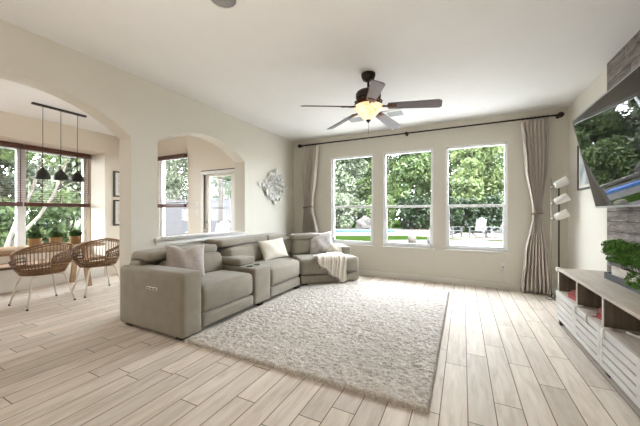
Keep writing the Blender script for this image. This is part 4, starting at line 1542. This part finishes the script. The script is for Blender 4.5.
# ------------------------------------------------------------------ media console
CX0, CX1 = 1.005, 1.438
CY = [4.275, 3.66, 3.07, 2.475, 1.88]
mc = thing('media_console', 'long low grey-oak media console with slatted white doors under television', 'media console', (0, 0, 0))
MB().rbox(CX0 - 0.01, CX1, CY[-1] - 0.012, CY[0] + 0.012, 0.625, 0.652, 0.004, 2).build('top', M['console'], mc)
for y in CY:
    c_ = MB()
    w0, w1 = (y - 0.022, y) if y == CY[0] else (y, y + 0.022) if y == CY[-1] else (y - 0.011, y + 0.011)
    c_.box(CX0 + 0.004, CX1 - 0.02, w0, w1, 0.085, 0.625)
    c_.build('upright', M['console_shade'], mc)
MB().box(CX0 + 0.03, CX1 - 0.02, CY[-1] + 0.022, CY[0] - 0.022, 0.085, 0.11).build('bottom', M['console_shade'], mc)
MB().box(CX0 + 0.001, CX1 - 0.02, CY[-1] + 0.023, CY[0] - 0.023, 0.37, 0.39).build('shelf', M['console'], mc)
MB().box(CX1 - 0.02, CX1, CY[-1], CY[0], 0.085, 0.625).build('back', M['console_shade'], mc)
ed = MB()
for y in CY:
    w0, w1 = (y - 0.022, y) if y == CY[0] else (y, y + 0.022) if y == CY[-1] else (y - 0.011, y + 0.011)
    ed.box(CX0 - 0.004, CX0 + 0.003, w0, w1, 0.39, 0.625)
ed.build('edge_banding', M['slat_white'], mc)
for b0, b1 in zip(CY[1:], CY[:-1]):
    dr = MB()
    x0, x1 = CX0 - 0.022, CX0 - 0.001
    b0_, b1_ = b0 + 0.004, b1 - 0.004
    dr.box(x0, x1, b0_, b0_ + 0.045, 0.082, 0.392)
    dr.box(x0, x1, b1_ - 0.045, b1_, 0.082, 0.392)
    dr.box(x0, x1, b0_ + 0.045, b1_ - 0.045, 0.082, 0.126)
    dr.box(x0, x1, b0_ + 0.045, b1_ - 0.045, 0.335, 0.392)
    for k in range(3):
        z = 0.142 + k * 0.0645
        dr.box(x0 + 0.003, x1, b0_ + 0.045, b1_ - 0.045, z, z + 0.049)
    dr.build('door', M['slat_white'], mc)
    MB().box(CX0 + 0.045, CX0 + 0.05, b0_ + 0.03, b1_ - 0.03, 0.112, 0.369).build('slat_gap_shade', M['sofa_dark'], mc)  # black sheet stands in for the shade between the slats
for (x, y) in ((1.035, 4.235), (1.38, 4.22), (1.035, 1.93), (1.38, 1.93), (1.06, 3.07), (1.38, 3.07)):
    MB().rbox(x - 0.03, x + 0.03, y - 0.03, y + 0.03, 0.0005, 0.085, 0.004, 2).build('leg', M['black'], mc)
for y, inn in ((3.60, 0.03), (3.33, 0.10), (2.985, 0.03)):
    st = MB().tube([(CX0 - 0.029, y, 0.33), (CX0 - 0.029, y, 0.385), (CX0 - 0.022, y, 0.402), (CX0 - 0.005, y, 0.404), (CX0 + inn, y + 0.005, 0.4025)], 0.008, 8)
    so = st.build('safety_strap', M['plastic'], mc)
    so['label'] = 'white child-safety strap'
cg = MB().rbox(CX0 - 0.022, CX0 + 0.03, CY[0] - 0.03, CY[0] + 0.022, 0.612, 0.662, 0.012, 3)
cgo = cg.build('corner_guard', M['plastic'], mc)
cgo['label'] = 'white rounded corner guard'


def book(loc, sx, sy, sz, m, rz, label, group):
    t = thing('book', label, 'book', loc, rz, group)
    c = MB()
    c.box(-sx / 2, sx / 2, -sy / 2, sy / 2, 0, 0.003)
    c.box(-sx / 2, sx / 2, -sy / 2, sy / 2, sz - 0.003, sz)
    c.box(-sx / 2, -sx / 2 + 0.003, -sy / 2, sy / 2, 0.003, sz - 0.003)
    c.build('cover', m, t)
    MB().box(-sx / 2 + 0.004, sx / 2 - 0.004, -sy / 2 + 0.003, sy / 2 - 0.003, 0.003, sz - 0.003).build('pages', M['paper'], t)
    return t


g_ = 'red books in the media console'
book((1.13, 3.90, 0.391), 0.20, 0.20, 0.04, M['red'], 0.1, 'red book lying at the bottom of the far console cubby stack', g_)
book((1.13, 3.895, 0.4314), 0.18, 0.17, 0.038, M['red_dark'], -0.05, 'dark red book on top of the far console cubby stack', g_)
book((1.15, 3.22, 0.391), 0.20, 0.22, 0.035, M['red'], 0.05, 'red book at bottom of stack in console cubby below the tray', g_)
book((1.15, 3.22, 0.4262), 0.19, 0.18, 0.035, M['red_dark'], -0.08, 'dark red book in middle of stack in console cubby below tray', g_)
book((1.145, 3.215, 0.4614), 0.17, 0.16, 0.025, M['red'], 0.1, 'small red book on top of stack in console cubby below tray', g_)
rc = thing('remote_control', 'small white remote lying in the nearest console cubby', 'remote', (1.14, 2.92, 0.391), 0.4)
MB().rbox(-0.02, 0.02, -0.06, 0.06, 0, 0.016, 0.006, 3).build('case', M['plastic'], rc)
MB().rbox(-0.010, 0.010, -0.01, 0.04, 0.0162, 0.019, 0.001, 1).build('button', M['cup'], rc)

# tray, planter and plant on the console
tr = MB()
TX0, TX1, TY0, TY1 = 1.262, 1.43, 2.50, 3.83
tr.box(TX0, TX1, TY0, TY1, 0.0, 0.012)
tr.box(TX0, TX0 + 0.012, TY0, TY1, 0.012, 0.062)
tr.box(TX1 - 0.012, TX1, TY0, TY1, 0.012, 0.062)
tr.box(TX0 + 0.012, TX1 - 0.012, TY0, TY0 + 0.012, 0.012, 0.062)
tr.box(TX0 + 0.012, TX1 - 0.012, TY1 - 0.012, TY1, 0.012, 0.062)
o = tr.build('tray', M['tray'], loc=(0, 0, 0.6525))
tag(o, 'long dark slate tray on the media console holding planter', 'tray')
pl = thing('planter_box', 'whitewashed planter box of bushy green plant in the dark tray', 'planter', (1.346, 3.35, 0.665))
q = MB()
wx, wy, hh = 0.062, 0.385, 0.125
q.box(-wx, -wx + 0.012, -wy, wy, 0, hh)
q.box(wx - 0.012, wx, -wy, wy, 0, hh)
q.box(-wx + 0.012, wx - 0.012, -wy, -wy + 0.012, 0, hh)
q.box(-wx + 0.012, wx - 0.012, wy - 0.012, wy, 0, hh)
q.box(-wx + 0.012, wx - 0.012, -wy + 0.012, wy - 0.012, 0, 0.01)
q.build('box', M['planter'], pl)
MB().box(-wx + 0.013, wx - 0.013, -wy + 0.013, wy - 0.013, 0.0105, hh - 0.02).build('soil', M['soil'], pl)
lumps = []
r_ = random.Random(5)
for k in range(20):
    lumps.append((r_.uniform(-0.09, 0.03), -0.38 + 0.78 * k / 19, hh + r_.uniform(0.085, 0.20), 0.075, 0.085, 0.06))
lumps += [(-0.12, -0.16, hh - 0.03, 0.04, 0.09, 0.07), (-0.05, 0.50, hh + 0.12, 0.045, 0.09, 0.03), (-0.03, 0.46, hh + 0.05, 0.045, 0.08, 0.025)]
pts = crown_points(4600, lumps, 55)
pts[:, 0] = np.minimum(pts[:, 0], 0.085)
leaf_mesh('foliage', leaves(pts, 0.0175, 55), M['plant'], pl)
stm = MB()
for k in range(14):
    y = -0.34 + 0.68 * k / 13
    stm.tube([(0, y, hh - 0.02), (-0.02, y + 0.01, hh + 0.05), (-0.06, y + 0.02 * (k % 3 - 1), hh + 0.12)], 0.0025, 5)
stm.build('stem', M['herb'], pl)

# outlet and cable on the back wall
ot = thing('power_outlet', 'white power outlet low on back wall right of the windows', 'outlet', (0.613, YB, 0.40))
MB().rbox(-0.036, 0.036, -0.006, -0.0005, -0.058, 0.058, 0.003, 2).build('plate', M['plastic'], ot)
MB().rbox(-0.018, 0.018, -0.034, -0.0065, -0.045, -0.005, 0.004, 2).build('plug', M['grille'], ot)
cbl = MB().tube([(0.613, YB - 0.03, 0.35), (0.612, YB - 0.032, 0.27), (0.63, YB - 0.03, 0.18), (0.66, YB - 0.028, 0.08), (0.69, YB - 0.03, 0.008), (0.80, YB - 0.06, 0.006), (0.95, YB - 0.04, 0.006)], 0.0045, 8)
tag(cbl.build('power_cable', M['plastic']), 'white cable hanging from the outlet to the floor', 'cable')
for z, lab in ((1.47, 'upper light switch beside the glazed door'), (1.30, 'lower light switch beside the glazed door')):
    s_ = thing('light_switch', lab, 'light switch', (-4.90, YN, z), 0, 'light switches beside the glazed door')
    MB().rbox(-0.036, 0.036, -0.006, -0.0005, -0.058, 0.058, 0.003, 2).build('plate', M['plastic'], s_)
    MB().rbox(-0.012, 0.012, -0.010, -0.0065, -0.03, 0.03, 0.002, 1).build('rocker', M['paper'], s_)

# ------------------------------------------------------------------ breakfast room furniture
bn = thing('window_bench', 'built-in window bench with walnut seat board behind the table', 'bench', (0, 0, 0))
MB().box(XWO + 0.001, XW - 0.01, N0 + 0.002, N1 - 0.002, 0.001, 0.37).build('base', M['trim'], bn)
MB().rbox(XWO + 0.001, XW + 0.02, N0 + 0.003, N1 - 0.003, 0.371, 0.415, 0.006, 2).build('seat', M['bench'], bn)

tb = thing('dining_table', 'long oak trestle dining table before the breakfast window', 'table', (-6.27, 1.98, 0))
MB().rbox(-0.34, 0.34, -0.98, 1.0, 0.70, 0.752, 0.006, 2).build('tabletop', M['table'], tb)
for y in (-0.72, 0.76):
    for sx in (-1, 1):
        lg = MB()
        lg.faces([(sx * 0.30 - 0.03, y - 0.035, 0.001), (sx * 0.30 + 0.03, y - 0.035, 0.001), (sx * 0.30 - 0.03, y + 0.035, 0.001), (sx * 0.30 + 0.03, y + 0.035, 0.001),
                  (sx * 0.12 - 0.03, y - 0.035, 0.699), (sx * 0.12 + 0.03, y - 0.035, 0.699), (sx * 0.12 - 0.03, y + 0.035, 0.699), (sx * 0.12 + 0.03, y + 0.035, 0.699)],
                 [(0, 1, 3, 2), (4, 6, 7, 5), (0, 4, 5, 1), (2, 3, 7, 6), (0, 2, 6, 4), (1, 5, 7, 3)])
        lg.build('leg', M['leg_wood'], tb)
MB().box(-0.03, 0.03, -0.72, 0.76, 0.64, 0.698).build('stretcher', M['leg_wood'], tb)

for i, (y, lab) in enumerate(((2.10, 'left herb plant in tan timber pot on the dining table'), (2.365, 'middle herb plant in tan timber pot on the dining table'),
                              (2.645, 'right herb plant in tan timber pot on the dining table'))):
    p_ = thing('potted_herb', lab, 'potted plant', (-6.22, y, 0.753), 0, 'potted herbs on the dining table')
    MB().lathe([(0.0, 0.0), (0.070, 0.0), (0.085, 0.13), (0.088, 0.135), (0.078, 0.135), (0.074, 0.118), (0.0, 0.116)], n=24).build('pot', M['pot'], p_)
    MB().lathe([(0.0, 0.1165), (0.073, 0.1185), (0.073, 0.124), (0, 0.126)], n=20).build('soil', M['soil'], p_)
    leaf_mesh('foliage', leaves(crown_points(900, [(0, 0, 0.17, 0.078, 0.078, 0.055), (0.02, 0.03, 0.18, 0.055, 0.055, 0.055), (-0.02, -0.03, 0.185, 0.05, 0.05, 0.06)], 70 + i), 0.017, 70 + i), M['herb'], p_)


def rattan_chair(loc, rz, label):
    """barrel chair; front looks along +y before rotation"""
    t = thing('rattan_chair', label, 'chair', loc, rz, 'rattan chairs at the breakfast table')
    st = MB().lathe([(0.0, 0.435), (0.20, 0.432), (0.240, 0.436), (0.248, 0.452), (0.235, 0.468), (0.15, 0.460), (0.0, 0.455)], n=32, sx=1.02, sy=0.94)
    for k in range(1, 7):
        r = 0.04 * k
        st.tube([(r * 1.02 * math.cos(w * PI / 14), r * 0.94 * math.sin(w * PI / 14), 0.464) for w in range(28)], 0.006, 5, closed=True)
    st.build('seat', M['rattan'], t)
    # top rim: open at the front, highest at the back
    def rim(a):
        """a = angle from straight back, -145..145 degrees"""
        f_ = abs(a) / math.radians(138)
        rx, ry = 0.318, 0.30
        z = 0.885 - 0.265 * f_ ** 1.45
        return Vector((rx * math.sin(a), -ry * math.cos(a), z))
    def low(a):
        return Vector((0.245 * math.sin(a), -0.230 * math.cos(a), 0.450))
    A = [math.radians(-138 + 276 * k / 48) for k in range(49)]
    rm = MB().tube([rim(a) for a in A], 0.0155, 8)
    rm.tube([rim(a) + Vector((0, 0, -0.03)) for a in A], 0.009, 6)
    for s in (-1, 1):
        a = s * math.radians(138)
        rm.tube([rim(a), rim(a) + Vector((s * -0.005, 0.035, -0.06)), low(a) + Vector((s * 0.03, 0.05, 0.06)), low(a)], 0.012, 8)
    rm.build('rim', M['rattan'], t)
    wv = MB()
    for k in range(37):
        a = math.radians(-132 + 264 * k / 36)
        p, q_ = low(a), rim(a)
        mid = p.lerp(q_, 0.5) + Vector((math.sin(a), -math.cos(a), 0)) * 0.025
        wv.tube([p, mid, q_], 0.0058, 5)
    for f_ in (0.12, 0.2, 0.28):
        wv.tube([low(a).lerp(rim(a), f_) + Vector((math.sin(a), -math.cos(a), 0)) * 0.1 * f_ for a in A], 0.009, 6)
    wv.build('backrest', M['rattan'], t)
    for s in (-1, 1):
        dk = MB()
        AA = [a for a in A if a * s > 0.9]
        for f_ in (0.42, 0.55, 0.68):
            dk.tube([low(a).lerp(rim(a), f_) + Vector((math.sin(a), -math.cos(a), 0)) * (0.1 * f_ * (1 - f_) + 0.022) for a in AA], 0.0065, 6)
        for a in (AA[0], AA[len(AA) // 2], AA[-1]):
            dk.tube([low(a).lerp(rim(a), f_) + Vector((math.sin(a), -math.cos(a), 0)) * (0.1 * f_ * (1 - f_) + 0.022) for f_ in (0.40, 0.55, 0.70)], 0.0055, 6)
        dk.build('arm_weave', M['rattan_dark'], t)
    for sx in (-1, 1):
        for sy in (-1, 1):
            lg = MB().tube([(sx * 0.10, sy * 0.10, 0.425), (sx * 0.165, sy * 0.165, 0.418), (sx * 0.185, sy * 0.18, 0.39), (sx * 0.262, sy * 0.258, 0.015)], [0.0125, 0.0125, 0.0125, 0.0105], 10)
            lg = lg.build('leg', M['white_metal'], t)
            MB().lathe([(0.0, 0.0005), (0.014, 0.0005), (0.013, 0.022), (0.0, 0.024)], (sx * 0.264, sy * 0.260, 0), n=10).build('foot_cap', M['black'], lg)
    return t


c1 = rattan_chair((-5.44, 1.925, 0), math.radians(92), 'rattan barrel chair nearer the left picture edge at dining table')
dup(c1, (-5.42, 2.615, 0), math.radians(84), 'rattan barrel chair beside the arch jamb at dining table')

# pendant light
pd = thing('pendant_light', 'black bar pendant with three dome shades over the dining table', 'pendant light', (-5.70, 2.23, 0))
MB().rbox(-0.03, 0.03, -0.34, 0.34, ZN - 0.028, ZN - 0.001, 0.004, 2).build('canopy_bar', M['black'], pd)
for y in (-0.215, 0.003, 0.22):
    MB().cyl((0, y, ZN - 0.028), (0, y, 1.975), 0.004, n=6).build('cord', M['black'], pd)
    s_ = MB().lathe([(0.012, 1.995), (0.018, 1.985), (0.024, 1.965), (0.055, 1.935), (0.082, 1.885), (0.092, 1.835), (0.094, 1.82), (0.089, 1.82), (0.085, 1.84), (0.074, 1.885), (0.045, 1.93), (0.0, 1.945)], (0, y, 0), n=28)
    so = s_.build('lamp_shade', M['black'], pd)
    MB().lathe([(0.0, 1.85), (0.022, 1.86), (0.028, 1.885), (0.015, 1.92), (0, 1.93)], (0, y, 0), n=14).build('bulb', M['shade'], so)


# blinds
def blind(label, along, fixed, a0, a1, ztop, zbot, facing, slats=True):
    """wooden venetian blind; along = 'y' or 'x'"""
    loc = (fixed, (a0 + a1) / 2, 0) if along == 'y' else ((a0 + a1) / 2, fixed, 0)
    t = thing('window_blind', label, 'blind', loc, 0 if along == 'y' else PI / 2, 'wooden blinds in the breakfast room')
    if along == 'x':
        t.rotation_euler = (0, 0, -PI / 2)
    w = (a1 - a0) / 2
    MB().rbox(-0.035, 0.04, -w, w, ztop - 0.085, ztop, 0.004, 2).build('headrail', M['blind'], t)
    MB().rbox(-0.028, 0.028, -w + 0.005, w - 0.005, zbot, zbot + 0.075, 0.006, 2).build('bottom_rail', M['blind'], t)
    n = int((ztop - 0.10 - zbot - 0.06) / 0.043)
    for k in range(n):
        z = zbot + 0.075 + k * 0.043
        mx = Matrix.Translation((0, 0, z)) @ Matrix.Rotation(math.radians(8), 4, 'Y')
        MB().box(-0.025, 0.025, -w + 0.006, w - 0.006, -0.002, 0.002, mx).build('slat', M['slat'], t)
    ld = MB()
    for f_ in (-0.98, -0.55, 0.0, 0.55, 0.98):
        ld.box(0.024, 0.0265, f_ * (w - 0.02) - 0.006, f_ * (w - 0.02) + 0.006, zbot + 0.03, ztop - 0.06)
    ld.build('ladder_tape', M['blind'], t)
    return t


blind('wooden blind half lowered over left light of breakfast window', 'y', XWO + 0.06, V0 - 0.03, MUL - 0.01, 2.545, 1.42, 1)
blind('wooden blind half lowered over right light of breakfast window, behind pendants', 'y', XWO + 0.06, MUL + 0.01, V1 + 0.03, 2.545, 1.42, 1)
blind('wooden blind half lowered in window seen through the pass-through arch', 'x', YN - 0.055, -6.17, -5.19, 2.545, 1.42, 1)
